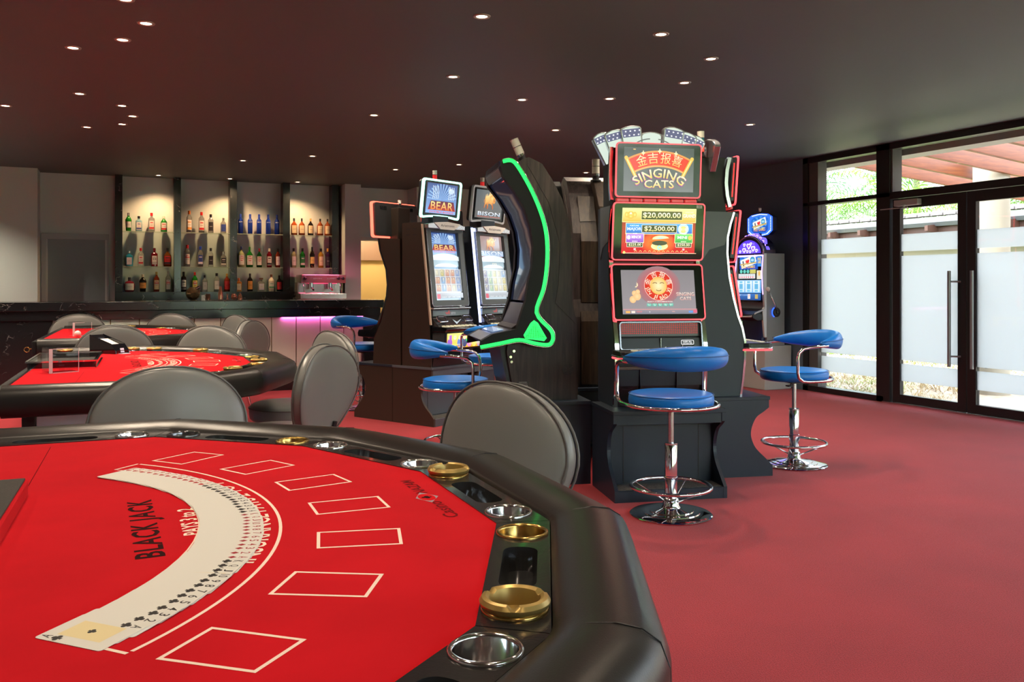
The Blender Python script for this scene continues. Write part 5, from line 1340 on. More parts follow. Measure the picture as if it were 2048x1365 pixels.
def pic_low(p, W, Hh):
    p.rect(0, 0, W, Hh, (.36,.32,.34), (.27,.25,.26)); cy = Hh*.14
    p.ell(0, cy, W*.30, Hh*.45, (.95,.03,.03), 28, edge=(.36,.22,.24)); p.ell(0, cy, W*.195, W*.195, (.90,.10,.04), 32, edge=(.70,.03,.02)); p.ring(0, cy, W*.187, W*.195, (1,.6,.5), 40)
    p.ell(0, cy, W*.115, W*.115, (1,.92,.55), 30, edge=(.98,.55,.12))
    for sg in (-1, 1): p.line([(sg*W*.048+W*.03*math.cos(R(q)), cy+.010+W*.018*math.sin(R(q))) for q in range(20, 161, 20)], .0035, (.15,.06,.02))
    p.line([(W*.035*math.cos(R(q)), cy-.020+W*.022*math.sin(R(q))) for q in range(200, 341, 20)], .0035, (.15,.06,.02))
    rr_ = W*.153
    for i, chx in enumerate('金吉报喜'):
        q = R((160, 112, 68, 20)[i]); p.text(chx, rr_*math.cos(q), cy+rr_*math.sin(q), .036, .036, (1,.80,.55), (1,1,.85), rot=q-PI/2)
    for s_, q, w_ in (('JĪN', 205, .045), ('JÍ', 252, .026), ('BÀO', 292, .048), ('XI', 335, .026)):
        q = R(q); p.text(s_, rr_*math.cos(q), cy+rr_*math.sin(q), w_, .030, (1,.85,.6), rot=q+PI/2)
    for dx, dy, r_ in ((-.36,-.10,.045),(-.335,-.02,.035),(-.30,-.06,.05),(-.29,.0,.03)): p.ell(dx*W, dy*W, r_*W, r_*W*1.05, (1,.72,.38), 14, edge=(.95,.55,.25))
    p.text('♪', -.30*W, .09*W, .02, .03, (1,.8,.5))
    p.text('SINGING', .355*W, -Hh*.055, .245*W, Hh*.085, (.80,.35,.30), (1,.85,.72)); p.text('CATS', .355*W, -Hh*.155, .155*W, Hh*.075, (.80,.35,.30), (1,.85,.72))
    p.text('SELECT A DENOMINATION', 0, -Hh*.225, .34*W, Hh*.030, (1,.9,.85))
    for k in range(5): p.rect((k-2)*.073*W, -Hh*.30, .062*W, Hh*.065, (.10,.45,.35), (.25,.70,.55)); p.text(('1c', '2c', '5c', '10c', '$1')[k], (k-2)*.073*W, -Hh*.30, .03*W, Hh*.04, (.9,1,.9))
    p.rect(0, -Hh*.40, W, .003, (.9,.35,.35)); p.rect(0, -Hh*.46, W, Hh*.08, (.22,.24,.30), (.35,.30,.34)); p.rect(-.44*W, -Hh*.46, .06*W, Hh*.05, (.9,.5,.15)); p.rect(-.37*W, -Hh*.46, .05*W, Hh*.05, (.95,.8,.7)); p.rect(.41*W, -Hh*.46, .06*W, Hh*.04, (.15,.35,.8)); p.rect(.47*W, -Hh*.45, .05*W, Hh*.07, (.8,.15,.25))
    p.text('CREDIT', -.29*W, -Hh*.455, .08*W, Hh*.03, (.95,.2,.2)); p.text('0', -.15*W, -Hh*.46, .012*W, Hh*.03, (1,1,1)); p.text('WIN', .17*W, -Hh*.455, .04*W, Hh*.025, (.95,.5,.4))
def make_curvedB(label, loc, rz, sd=.445):
    t = thing('slot_machine', label, 'slot machine', loc, rz, 'slot machines of the island')
    stand(t, .658, 0, sd, standm, standm)
    x0, x1 = .052, .606; xm = (x0+x1)/2
    back = [(.50,1.657),(.50,.50)]
    for sx in (x0, x1-.014): obj('side_panel', MB().prism(CRV+back, sx, sx+.014, 'yz'), navy, t)
    b = MB(); b.prism([(a+.02, z) for a, z in CRV]+[(.48,1.657),(.48,.50)], x0+.014, x1-.014, 'yz'); obj('cabinet', b, blackp, t)
    b = MB(); b.prism([(a+.02, z) for a, z in TOPC]+[(.46,2.0),(.46,1.657),(.28,1.657)], x0+.02, x1-.02, 'yz'); obj('topper_case', b, pbr('topper_black', (.012,.010,.009), .5), t)
    for sx in (x0+.010, x1-.010):
        b = MB(); b.sweep([(sx, a-.004, z) for a, z in CRV], lambda s_, i: [(-.012,-.008),(.012,-.008),(.014,.006),(-.014,.006)], up=Vector((0,1,0)), miter=False); obj('chrome_rail', b, chrome, t, smooth=True, auto=40)
        b = MB(); b.sweep([(sx, a-.002, z) for a, z in TOPC], lambda s_, i: [(-.010,-.010),(.010,-.010),(.010,.012),(-.010,.012)], up=Vector((0,1,0)), miter=False); obj('chrome_rail', b, steel, t, smooth=True, auto=40)
    # red under-lit back plate, then three screens
    for (zc, dc, ln, hh, nm, pf) in ((1.157, .215, 9.5, .330, 'lower_screen', pic_low), (1.508, .213, -6.5, .335, 'middle_screen', pic_mid), (1.862, .212, -4, .315, 'upper_screen', pic_top)):
        W = .558 if nm != 'upper_screen' else .520
        sp = thing_part(nm, t, (xm, dc, zc), lean(ln))
        b = MB(); b.prism(rrect(W-.02, hh-.02, .016, 3), -.030, -.002); 
        obj('screen_case', b, blackp, sp)
        b = MB(); b.prism(rrect(W-.012, hh-.012, .018, 4), -.002, .009); obj('screen_glass', b, blackg, sp)
        b = MB(); ring_plate(b, rrect(W, hh, .022, 5), rrect(W-.014, hh-.014, .016, 5), .000, .011); obj('red_light_frame', b, ledR, sp)
        b = MB(); b.box(-W/2+.0085, -W/2+.012, -hh/2+.05, hh/2-.05, -.020, -.013); b.box(W/2-.012, W/2-.0085, -hh/2+.05, hh/2-.05, -.020, -.013); obj('side_glow', b, led('led_dots_red', (1,.02,.02), 2.0), sp)
        p = Pic(); pf(p, (W-.014)*(.82 if nm != 'upper_screen' else .84), hh*(.78 if nm != 'upper_screen' else .80)); p.build('screen_picture', scrb if nm == 'middle_screen' else scr, sp, loc=(0, .004 if nm != 'lower_screen' else 0, .0093))
        if nm == 'middle_screen':
            p = Pic(); p.rect(0, 0, .034, .018, (.62,.63,.64)); p.text('34', 0, 0, .014, .010, (.1,.1,.1)); p.build('number_sticker', flatp, sp, loc=(W/2-.038, hh/2-.020, .0094))
    b = MB(); b.prism([(a+.006, z) for a, z in CRV[5:]]+[(.30,1.657),(.30,1.0)], x0+.02, x1-.02, 'yz'); obj('glow_channel', b, pbr('red_lit_channel', (.05,.012,.014), .3, .3), t)
    b = MB()
    for k in range(6): b.box(x0+.03+k*.083, x0+.105+k*.083, .228, .25, 1.678, 1.700)
    obj('divider_blocks', b, pbr('smoke_red_plastic', (.35,.05,.05), .15, emit=((1,.05,.05), .25)), t, bevel=.004)
    # crown of fan leaves
    for (dx, w, hh, an, dd) in ((0, .13, .100, 0, .33), (-.118, .128, .132, 8, .31), (.118, .128, .132, -8, .31), (-.200, .118, .120, 17, .335), (.200, .118, .120, -17, .335), (-.262, .095, .115, 25, .36), (.262, .095, .115, -25, .36)):
        cr_ = thing_part('fan_leaf', t, (xm+dx, dd, 1.995+(.0 if dx == 0 else .010-abs(dx)*.10)), (PI/2, 0, 0))
        cr_.rotation_euler = (Matrix.Rotation(R(an)*-1*-1, 4, 'Y').to_3x3() @ Matrix.Rotation(PI/2, 3, 'X')).to_euler()
        if dx: cr_.rotation_euler = (Matrix.Rotation(-R(an), 3, 'Y') @ Matrix.Rotation(PI/2, 3, 'X')).to_euler()
        outl = [(-w*.44, -.06), (w*.44, -.06), (w*.52, hh-.010), (w*.44, hh+.002)]+[(w*(.44-.88*k/6), hh+.002+.010*math.sin(PI*k/6)) for k in range(1, 6)]+[(-w*.44, hh+.002), (-w*.52, hh-.010)]
        b = MB(); b.prism(outl, -.035, .004); obj('leaf_case', b, pbr('leaf_edge_chrome', (.55,.56,.6), .2, .9), cr_, bevel=.003)
        p = Pic(); inn = [(x*.86, y-.006 if y > 0 else y) for x, y in outl]; p.poly(inn, (.62,.72,.63))
        if dx:
            sg = -1 if dx < 0 else 1
            p.poly([(-w*.42, hh*.58), (w*.42, hh*.58), (w*.44, hh-.008), (-w*.44, hh-.008)], (.12,.13,.22)); 
            for r_ in range(2):
                for k in range(4): p.ell((k-1.5)*w*.22+(.008 if r_ else 0), hh*(.66+.18*r_), .0055, .0045, (.95,.95,1), 8)
            p.ring(sg*-w*.9, -hh*.9, hh*1.25, hh*1.30, (.15,.16,.15), 16, 20 if sg < 0 else 100, 75 if sg < 0 else 160)
        p.build('leaf_picture', printmat('leaf_lit', .9, .2), cr_, loc=(0, 0, .0045))
    b = MB(); b.lathe([(.03,0),(.03,.05)], 10, Matrix.Translation((x0+.03,.42,2.0))); 
    # lower front: speaker strip, bill panel, deck
    b = MB(); b.prism([(.185,.90),(.190,.985),(.25,.985),(.25,.90)], x0+.025, x1-.025, 'yz'); sg_ = obj('speaker_strip', b, pbr('strip_grey', (.09,.09,.095), .3), t, bevel=.004)
    b = MB()
    for r_ in range(6):
        for k in range(40): b.box(x0+.04+k*.0118, x0+.0455+k*.0118, .1845+.0005*r_, .187+.0005*r_, .918+r_*.0105, .924+r_*.0105)
    obj('red_perforations', b, led('perforation_red', (.9,.02,.03), .35), sg_)
    b = MB(); ring_plate(b, rrect(.50, .165, .02, 4), rrect(.485, .150, .014, 4), 0, .02); obj('chrome_surround', b, pbr('dark_chrome', (.25,.26,.28), .2, .9), t, rot=lean(8), loc=(xm, .178, .905))
    b = MB(); b.prism([(.165,.825),(.178,.895),(.24,.895),(.24,.825)], x0+.03, x1-.03, 'yz'); bp2 = obj('bill_panel', b, pbr('panel_slate', (.035,.04,.045), .3), t, bevel=.003)
    b = MB(); b.box(.325, .327, .160, .18, .825, .895); b.lathe([(.006,0),(.006,.006),(0,.006)], 12, Matrix.Translation((.355,.168,.838)) @ Matrix.Rotation(PI/2, 4, 'X')); obj('panel_seam', b, steel, bp2)
    p = Pic(); p.line(rrect(.075, .024, .005, 3), .0025, (1,1,1), True); p.text('INSERT BILL', 0, .003, .055, .007, (1,1,1)); p.text('OR TICKET HERE', 0, -.006, .055, .004, (1,1,1)); p.build('bill_sign', scrb, bp2, rot=lean(10), loc=(.49, .1685, .868))
    b = MB(); b.box(.452, .528, .155, .175, .832, .852); obj('bill_slot', b, blackg, bp2, bevel=.004)
    dprof = rrect(.60, .21, .05, 5)
    b = MB(); b.prism([(x+xm, y+.075) for x, y in dprof], .795, .832); dk = obj('button_deck', b, blackp, t, bevel=.006)
    b = MB(); b.tube([(x*1.004+xm, y*1.004+.075, .800) for x, y in dprof], .006, 8, closed=True); obj('deck_chrome', b, chrome, dk, smooth=True)
    b = MB(); b.tube([(x*1.0+xm, y*1.0+.075, .788) for x, y in dprof], .005, 8, closed=True); obj('deck_red_light', b, ledR, dk, smooth=True)
    b = MB()
    for k in range(9): b.box(x0+.05+k*.05, x0+.085+k*.05, .0, .035, .832, .838)
    obj('button_row', b, pbr('button_clear', (.55,.5,.35), .2), dk, bevel=.002)
    # lower door detail
    b = MB(); b.prism([(.176,.62),(.166,.72),(.164,.785),(.2,.785),(.2,.62)], x0+.02, x1-.02, 'yz'); lo = obj('lower_door', b, navy, t)
    b = MB(); b.box(.20, .202, .160, .19, .52, .78); b.box(.42, .422, .160, .19, .52, .78)
    for k in range(9): b.box(.10, .185-.010*abs(k-4), .172+.001*(8-k), .176+.001*(8-k), .60+k*.008, .602+k*.008)
    obj('door_lines', b, blackg, lo)
    b = MB(); b.box(.075, .27, .158, .175, .715, .733); obj('door_ledge', b, pbr('dull_red_plastic', (.12,.05,.055), .3), lo, bevel=.002)
    # angular arm of the side
    for sx, s1 in ((x0-.002, x0), (x1, x1+.002)):
        b = MB(); b.prism([(.26,1.62),(.24,1.657),(.45,1.66),(.45,1.35),(.40,1.42),(.30,1.45),(.27,1.52)], min(sx, s1), max(sx, s1), 'yz'); obj('side_inlay', b, pbr('inlay_grey', (.10,.11,.12), .3), t)
    return t
B1 = make_curvedB('three screen slot machine with red lit frames and white fan topper', isl(0, 0), rB)
B2 = dup(B1, loc=isl(1.183, .481), rotz=rB+PI/2, label='dark slot machine seen from its side, right of the red lit screens')
candle(B2, .07, .45, 2.0, 'Rtw', 1.05)
# ---------------------------------------------------------------- arched machines of the island
darkwood = wood('dark_wood', (.010,.007,.008), (.055,.037,.036), .5)
brwood = wood('brown_wood', (.014,.009,.006), (.055,.032,.019), .35)
green = led('led_green', (.012,.80,.10), 1.5)
def make_arch(label, loc, rz):
    t = thing('slot_machine', label, 'slot machine', loc, rz, 'slot machines of the island')
    D = .67
    stand(t, .658, .12, .67, standm, standm)
    body = [(.222,.50),(.61,.50),(.604,.979),(.577,1.10),(.572,1.37),(.565,1.556),(.512,1.727),(.449,1.845),(.389,1.935),(.306,1.973),(.26,1.955),(.215,1.925),(.30,1.80),(.36,1.67),(.395,1.55),(.408,1.43),(.402,1.29),(.38,1.17),(.33,1.03),(.20,.94),(.170,.80)]
    wd = obj('wood_body', MB().prism(body, .075, .575, 'yz'), darkwood, t)
    b = MB(); b.prism([(.585,.52),(.625,.52),(.622,.95),(.60,1.02)], .12, .53, 'yz'); b.prism([(.560,1.10),(.588,1.08),(.586,1.50),(.55,1.62)], .13, .52, 'yz'); b.prism([(.52,1.66),(.545,1.64),(.48,1.82),(.46,1.80)], .13, .52, 'yz'); obj('back_panel', b, brwood, wd)
    # seam lines on the wood side
    for sx in (.0745, .5755): 
        b = MB(); b.tube([(sx, .30, 1.92), (sx, .43, 1.70), (sx, .50, 1.45), (sx, .49, 1.2), (sx, .47, 1.09), (sx, .60, .96)], .0012, 5); obj('side_seam', b, blackm, wd)
        b = MB(); M = Matrix.Translation((sx, .55, .685)) @ Matrix.Rotation(PI/2, 4, 'Y')
        for k in range(6): b.prism([(.006*math.cos(R(k*60+30)), .006*math.sin(R(k*60+30))), (.036*math.cos(R(k*60+4)), .036*math.sin(R(k*60+4))), (.038*math.cos(R(k*60+30)), .038*math.sin(R(k*60+30))), (.036*math.cos(R(k*60+56)), .036*math.sin(R(k*60+56)))], -.001, .001, 'xy', M)
        obj('side_vent', b, blackm, wd)
    K = [(.124,1.906),(.137,1.847),(.206,1.759),(.265,1.662),(.306,1.546),(.322,1.427),(.315,1.309),(.291,1.21),(.276,1.102),(.261,1.063),(.221,.935),(.076,.907),(.008,.869),(.002,.822)]
    G = [(.137,1.933),(.185,1.940),(.224,1.908),(.296,1.791),(.355,1.664),(.392,1.547),(.406,1.428),(.401,1.29),(.381,1.17),(.340,1.033),(.423,.933),(.441,.894),(.435,.858),(.407,.84),(.331,.85),(.236,.872),(.124,.853),(.002,.831)]
    # widen the frame a little beyond the neon line
    Go = offs(G, .012)
    Gs = []                                         # smooth the neon line
    for i in range(len(G)-1):
        p0, p1, p2, p3 = [Vector(G[max(0, min(len(G)-1, i+q))]) for q in (-1, 0, 1, 2)]
        for s_ in (0, .25, .5, .75): Gs.append(.5*((2*p1)+(p2-p0)*s_+(2*p0-5*p1+4*p2-p3)*s_*s_+(3*p1-p0-3*p2+p3)*s_**3))
    Gs.append(Vector(G[-1]))
    for xa, xb in ((.018, .075), (.575, .632)):
        fm = obj('side_frame', MB().prism(K+Go[::-1], xa, xb, 'yz'), pbr('frame_matt_black', (.008,.010,.011), .5, spec=.25), t)
        xo = xa-.001 if xa < .1 else xb+.001
        b = MB(); b.sweep([(xo, q.x, q.y) for q in Gs], lambda s_, i: [(-.010,-.004),(.010,-.004),(.010,.004),(-.010,.004)], up=Vector((1,0,0)), miter=False); obj('green_light_line', b, green, fm)
        b = MB(); b.tube([(xo, q[0], q[1]) for q in offs([tuple(v) for v in Gs], .015)], .0025, 6); obj('chrome_line', b, chrome, fm, smooth=True)
        tri = [(.326,.988),(.305,.972),(.262,.900),(.272,.878),(.388,.862),(.404,.880),(.350,.972)]
        b = MB(); b.prism(tri, xo-.001, xo+.0015, 'yz'); sp = obj('speaker_triangle', b, green, fm)
        b = MB()
        xg = xo+(.002 if xa > .1 else -.002)
        for k in range(8):
            t_ = (k+.5)/8; zl = .881+t_*.085; hw_ = (1-t_)*.060+.006; cxg = .333-.006*t_
            b.tube([(xg, cxg-hw_, zl), (xg, cxg+hw_, zl+.004)], .0011, 4)
            x_ = .272+k*.0165; zt_ = .965-abs(x_-.325)*1.25; b.tube([(xg, x_, .880), (xg, x_+(.325-x_)*.25, max(.90, zt_))], .0011, 4)
        obj('mesh_grille', b, pbr('dark_green_mesh', (.01,.10,.03), .4), sp)
    # curved display between the frames
    ks = K[:9]; b = MB()
    b.sweep([(.325, q[0]+.022, q[1]) for q in ks], lambda s_, i: [(-.25,-.008),(.25,-.008),(.25,.008),(-.25,.008)], up=Vector((0,1,0)), miter=False); ds = obj('curved_display', b, pbr('display_glass', (.01,.014,.03), .04, emit=((.02,.03,.07), .3), coat=.6), t, smooth=True, auto=40)
    b = MB(); b.box(.075, .575, .122, .20, 1.905, 1.945); b.prism([(.14,1.85),(.12,1.90),(.14,1.94),(.22,1.94),(.22,1.85)], .075, .575, 'yz'); obj('top_hood', b, pbr('hood_navy', (.02,.022,.05), .25), t, bevel=.003)
    b = MB(); b.prism([(.008,.869),(.076,.907),(.221,.935),(.28,1.09),(.33,1.09),(.33,.90),(.10,.87),(.03,.85)], .075, .575, 'yz'); dk = obj('button_deck', b, pbr('deck_purple_black', (.03,.026,.045), .2), t, bevel=.004)
    b = MB(); b.box(-.20, .20, -.035, .035, 0, .004); tcp = obj('touch_panel', b, pbr('touch_panel', (.18,.24,.36), .08, emit=((.3,.5,.9), .25)), dk, loc=(.325, .125, .9185), rot=(R(11), 0, 0))
    b = MB(); b.prism([(.127,.845),(.20,.85),(.26,.60),(.262,.50),(.212,.50),(.176,.61)], .10, .55, 'yz'); obj('leg_panel', b, navy, t)
    b = MB()
    for (yy, zz) in ((.215,.80),(.195,.765),(.20,.735)): b.lathe([(.008,0),(.008,.003),(0,.003)], 12, Matrix.Translation((.5755, yy, zz)) @ Matrix.Rotation(PI/2, 4, 'Y'))
    obj('lock', b, chrome, wd)
    p = Pic(); p.rect(0, 0, .075, .032, (.02,.02,.02)); p.rect(0, .001, .055, .009, (.12,.10,.11)); p.text('CERTIFIED', 0, .011, .05, .005, (.5,.5,.5)); p.text('CGM 2 8070', .002, -.010, .055, .007, (.55,.55,.55)); p.build('serial_plate', flatp, wd, rot=(PI/2, 0, PI/2), loc=(.5762, .27, .60))
    til = Matrix.Rotation(R(24), 4, 'X')
    candle(t, .46, .30, 1.955, 'cww', 1.25, til)
    return t
C1 = make_arch('tall arched slot machine in profile with glowing green light line and dark wood side', isl(-.67, 1.14), rB-PI/2)
D1 = dup(C1, skip=('signal_light',), loc=isl(.658, 1.146+.64), rotz=rB+PI, label='dark wood slot machine back between the green arch and the red screens')
b = MB(); b.prism([(.30,1.93),(.46,1.93),(.60,1.74),(.625,1.10),(.60,1.0),(.50,1.1),(.48,1.6),(.35,1.80)], .28, .40, 'yz'); obj('spine', b, brwood, D1, bevel=.004)
candle(D1, .375, .44, 1.93, 'cww', 1.25)
# ---------------------------------------------------------------- machine by the right wall
E1 = thing('slot_machine', 'slim slot machine with heart arch, blue topper and side lever', 'slot machine', (6.74, 8.27, 0), -PI/2)
blue = led('led_blue', (.03,.12,1), 1.5); viol = led('led_violet', (.42,.25,1), 3.0); silverp = pbr('pearl_silver', (.55,.57,.58), .3, .2); greyc = pbr('grey_cabinet', (.22,.24,.25), .45)
W = .49
b = MB(); b.box(0, W, .03, .29, .50, 1.56); obj('side_cabinet', b, greyc, E1, bevel=.006)
b = MB(); b.box(0, W, .0, .39, 0, .50); obj('lower_cabinet', b, pbr('pale_grey_cabinet', (.42,.43,.42), .45), E1, bevel=.006)
for sx in (.0, W-.03):
    b = MB(); b.prism([(.0,.60),(-.02,.78),(-.03,.90),(.0,.95),(-.02,1.15),(-.03,1.35),(-.01,1.56),(.03,1.56),(.03,.60)], sx, sx+.03, 'yz'); s_ = obj('silver_side', b, silverp, E1, bevel=.004)
    b = MB(); b.prism([(-.002,1.0),(-.022,1.15),(-.032,1.35),(-.014,1.54),(-.004,1.54),(-.02,1.35),(-.01,1.15),(.01,1.0)], sx+.006, sx+.022, 'yz'); obj('violet_light', b, viol, s_)
b = MB(); b.box(.03, W-.03, .0, .04, 1.0, 1.56); obj('front_face', b, blackg, E1)
p = Pic()
def lovepic(p, x, y, w, h):
    p.rect(x, y, w, h, (.01,.08,.55), (.02,.18,.75))
    for k in range(10): a = R(k*36); p.poly([(x, y+h*.1), (x+w*.5*math.cos(a), y+h*.1+h*.4*math.sin(a)), (x+w*.5*math.cos(a+.3), y+h*.1+h*.4*math.sin(a+.3))], (.08,.35,.85))
    q = lambda a, b_: (x+w*(a*math.cos(.25)-b_*math.sin(.25)), y+w*(a*math.sin(.25)+b_*math.cos(.25))+h*.08)
    p.poly([q(-.42,-.16), q(.42,-.16), q(.42,.16), q(-.42,.16)], (.92,.92,.88))
    c_ = q(-.28, 0); p.text('I', c_[0], c_[1], w*.06, w*.20, (.05,.05,.1), rot=.25); c_ = q(-.04, 0); heart(p, c_[0], c_[1], w*.22, (.9,.05,.05), .25); c_ = q(.24, 0); p.ell(c_[0], c_[1], w*.13, w*.13, (.05,.35,.65), 16); p.ell(c_[0], c_[1], w*.09, w*.05, (.45,.75,.9), 12)
    p.poly([(x-w*.46, y-h*.18), (x+w*.46, y-h*.02), (x+w*.44, y+h*.07), (x-w*.44, y-h*.09)], (.65,.45,.12))
    p.text('FREE GAMES', x, y-h*.30, w*.74, h*.22, (.95,.35,.02), (1,.9,.15))
lovepic(p, -.03, .185, .32, .155)
p.rect(.165, .20, .07, .12, (.05,.3,.8)); p.text('FREE', .165, .225, .06, .03, (1,.7,.1)); p.text('GAMES', .165, .19, .06, .03, (1,.7,.1))
for k in range(3): p.ell(-.15+k*.06, .085, .024, .022, (.15,.65,.55), 12)
p.rect(.055, .085, .10, .045, (.65,.62,.15)); p.rect(-.05, .03, .29, .055, (.8,.82,.85)); p.rect(.165, .045, .08, .10, (.85,.80,.65)); p.ell(.165, .06, .015, .03, (.95,.5,.1), 10)
for k in range(7): heart(p, -.17+k*.04, .018, .022, (.9,.1,.15)); p.text('OX', -.17+k*.04, .042, .02, .014, (.05,.4,.4))
p.rect(0, -.09, .42, .15, (.15,.45,.95), (.30,.62,1))
for k in range(3): p.rect((k-1)*.135, -.09, .115, .13, (.65,.85,1), (.85,.95,1)); p.rect((k-1)*.135, -.09, .06, .06, (.15,.5,.8)); p.rect((k-1)*.135, -.04, .05, .02, (.2,.6,.85)); p.rect((k-1)*.135, -.14, .05, .02, (.2,.6,.85))
p.rect(0, -.21, .42, .075, (.02,.08,.3), (.05,.2,.6)); p.rect(.01, -.205, .045, .055, (.95,.92,.9)); p.text('7', .01, -.205, .02, .035, (.8,.05,.05)); p.text('BET 1 2 3 4 5', -.09, -.19, .14, .016, (.6,.8,1)); p.rect(.14, -.205, .05, .05, (.6,.45,.15))
p.build('screen_picture', printmat('lit_screen_blue', .8, .1), E1, rot=(PI/2, 0, 0), loc=(W/2, -.001, 1.27))
obj('violet_bar', MB().box(.03, W-.03, -.008, 0, 1.525, 1.545), viol, E1)
arch = [(W/2+.245*math.cos(R(a)), 1.56+.20*math.sin(R(a))) for a in range(0, 181, 12)]
b = MB(); b.prism(arch, -.02, .16, 'xz'); ar = obj('arch_top', b, pbr('arch_dark', (.03,.03,.06), .2, .4), E1)
b = MB(); b.tube([(x, -.02, z) for x, z in arch], .010, 8); obj('chrome_arch', b, steel, ar, smooth=True)
p = Pic(); p.ell(0, 0, .205, .155, (.10,.05,.75), 24, 0, 180, edge=(.05,.02,.45))
for x_, y_, s_ in ((0,.085,.06),(-.08,.04,.05),(.08,.055,.055),(-.02,.025,.03),(.14,.03,.035),(-.14,.025,.03),(.04,.02,.03),(-.06,.10,.035),(.06,.11,.03)): heart(p, x_, y_, s_*1.3, (.95,.9,1)); heart(p, x_, y_, s_*.85, (.15,.05,.8))
p.build('heart_panel', printmat('heart_lit', 2.0, .2), ar, rot=(PI/2, 0, 0), loc=(W/2, -.023, 1.562))
b = MB(); b.prism([(W/2+(.235+.014*math.cos(R(a*9)))*math.cos(R(a)), 1.60+(.19+.012*math.cos(R(a*9)))*math.sin(R(a))) for a in range(0, 181, 4)], .03, .07, 'xz'); hb = obj('heart_crest', b, led('crest_blue', (.12,.08,1), 1.6), E1)
p = Pic()
for a in range(15, 170, 17): heart(p, .215*math.cos(R(a)), .175*math.sin(R(a)), .045, (.85,.45,1)); heart(p, .215*math.cos(R(a)), .175*math.sin(R(a)), .03, (.10,.05,.75))
p.build('crest_hearts', printmat('heart_lit', 2.0, .2), hb, rot=(PI/2, 0, 0), loc=(W/2, .029, 1.60))
oc = [(-.14,-.125),(-.21,-.08),(-.21,.08),(-.14,.115),(.0,.13),(.14,.115),(.21,.08),(.21,-.08),(.14,-.125),(0,-.14)]
tp = thing_part('topper', E1, (W/2-.01, .15, 1.905), (PI/2, 0, 0))
b = MB(); b.prism(oc, -.07, 0); obj('topper_case', b, pbr('topper_navy', (.01,.015,.06), .3), tp, bevel=.006)
b = MB(); ring_plate(b, [(x*1.01, y*1.01) for x, y in oc], [(x*.74, y*.76) for x, y in oc], 0, .008); obj('blue_light_border', b, blue, tp)
b = MB()
for (x, y) in dense(oc, 8): b.lathe([(.005, .008), (.003, .012), (0, .012)], 6, Matrix.Translation((x*.9, y*.92, 0)))
obj('bulb_row', b, emis('bulb_white', (.75,.85,1), 2.5), tp)
p = Pic(); p.poly([(x*.74, y*.76) for x, y in oc], (.03,.2,.7)); lovepic(p, 0, 0, .27, .19); p.build('topper_picture', printmat('lit_screen_blue', .8, .1), tp, loc=(0, 0, .003))
b = MB(); b.box(W/2-.04, W/2+.03, .12, .19, 1.72, 1.80); obj('topper_neck', b, blackp, E1)
candle(E1, W/2-.01, .15, 2.03, 'cw', .8)
b = MB(); b.prism([(-.16,.82),(-.17,.86),(-.10,.90),(.02,.93),(.02,.80),(-.10,.79)], .01, W-.01, 'yz'); dk = obj('button_deck', b, blackp, E1, bevel=.006)
b = MB(); b.tube([(.01,-.0,.92),(.01,-.12,.88),(.03,-.17,.84),(W/2,-.18,.83),(W-.03,-.17,.84),(W-.01,-.12,.88),(W-.01,0,.92)], .010, 8); obj('deck_silver', b, silverp, dk, smooth=True)
b = MB(); b.box(.03, W-.03, -.02, .03, .50, .80); obj('lower_front', b, pbr('lower_blue_front', (.01,.02,.10), .25), E1)
b = MB(); M = Matrix.Translation((W, .155, .886)) @ Matrix.Rotation(PI/2, 4, 'Y')
b.lathe([(.055,0),(.055,.02),(.045,.03),(.02,.032),(.02,.045),(0,.045)], 24, M); lv = obj('side_lever', b, blackp, E1, smooth=True, auto=40)
b = MB(); b.cyl((W+.045, .155, .886), (W+.05, .01, 1.14), .007, 10); obj('lever_rod', b, chrome, lv, smooth=True)
b = MB(); b.lathe([(.026*math.sin(R(a)), -.026*math.cos(R(a))) for a in range(0, 181, 15)], 16, Matrix.Translation((W+.05, .0, 1.152)), cap=False); obj('lever_knob', b, pbr('knob_white', (.8,.78,.8), .2), lv, smooth=True)
b = MB(); b.tube([(W+.012, .155-.058*math.cos(R(a)), .886+.058*math.sin(R(a))) for a in range(-60, 61, 15)], .008, 6); obj('blue_ring_light', b, blue, lv, smooth=True)
# ================================================================ outside
sand = pbr('outdoor_concrete', (.48,.43,.36), .85, var=(1.2, (.40,.35,.29)), bump=(40,.2))
struct('ground_outside', MB().box(-30, 45, -40, 45, -.22, -.125), pbr('outdoor_soil', (.30,.25,.17), .95, var=(3, (.20,.20,.09))))
struct('path_outside', MB().box(X1+.12, 12.0, -6, 6.35, -.12, -.03), sand)
struct('planting_bed', MB().box(X1+.12, 13.0, 6.35, 16, -.12, -.04), pbr('mulch', (.34,.26,.18), .95, var=(14, (.55,.45,.32)), bump=(60,.8,.01)))
struct('lintel_outside', MB().box(7.42, 7.66, -4, 9.5, 2.535, 2.80), pbr('white_render', (.40,.39,.37), .6))
b = MB(); b.lathe([(.19,-.1),(.19,2.62)], 32, Matrix.Translation((9.1, 6.72, 0))); tag(obj('porch_column', b, pbr('column_cream', (.40,.37,.30), .6), smooth=True, auto=40), 'thick round cream column outside the right glass door', 'column')
orangew = wood('orange_timber', (.15,.032,.007), (.26,.070,.016), .4, 1, 'X')
per = thing('pergola', 'orange timber pergola rafters outside above the glass doors', 'pergola', (7.66, 0, 2.6))
for i in range(16):
    y = 7.48-.48*i
    M = Matrix.Translation((0, y, -.03)) @ Matrix.Rotation(R(5.2), 4, 'Y')
    obj('rafter', MB().box(0, 4.6, -.025, .025, 0, .20, M), orangew, per, bevel=.003)
obj('end_beam', MB().box(4.4, 4.5, -.3, 7.6, -.46, -.26), orangew, per)
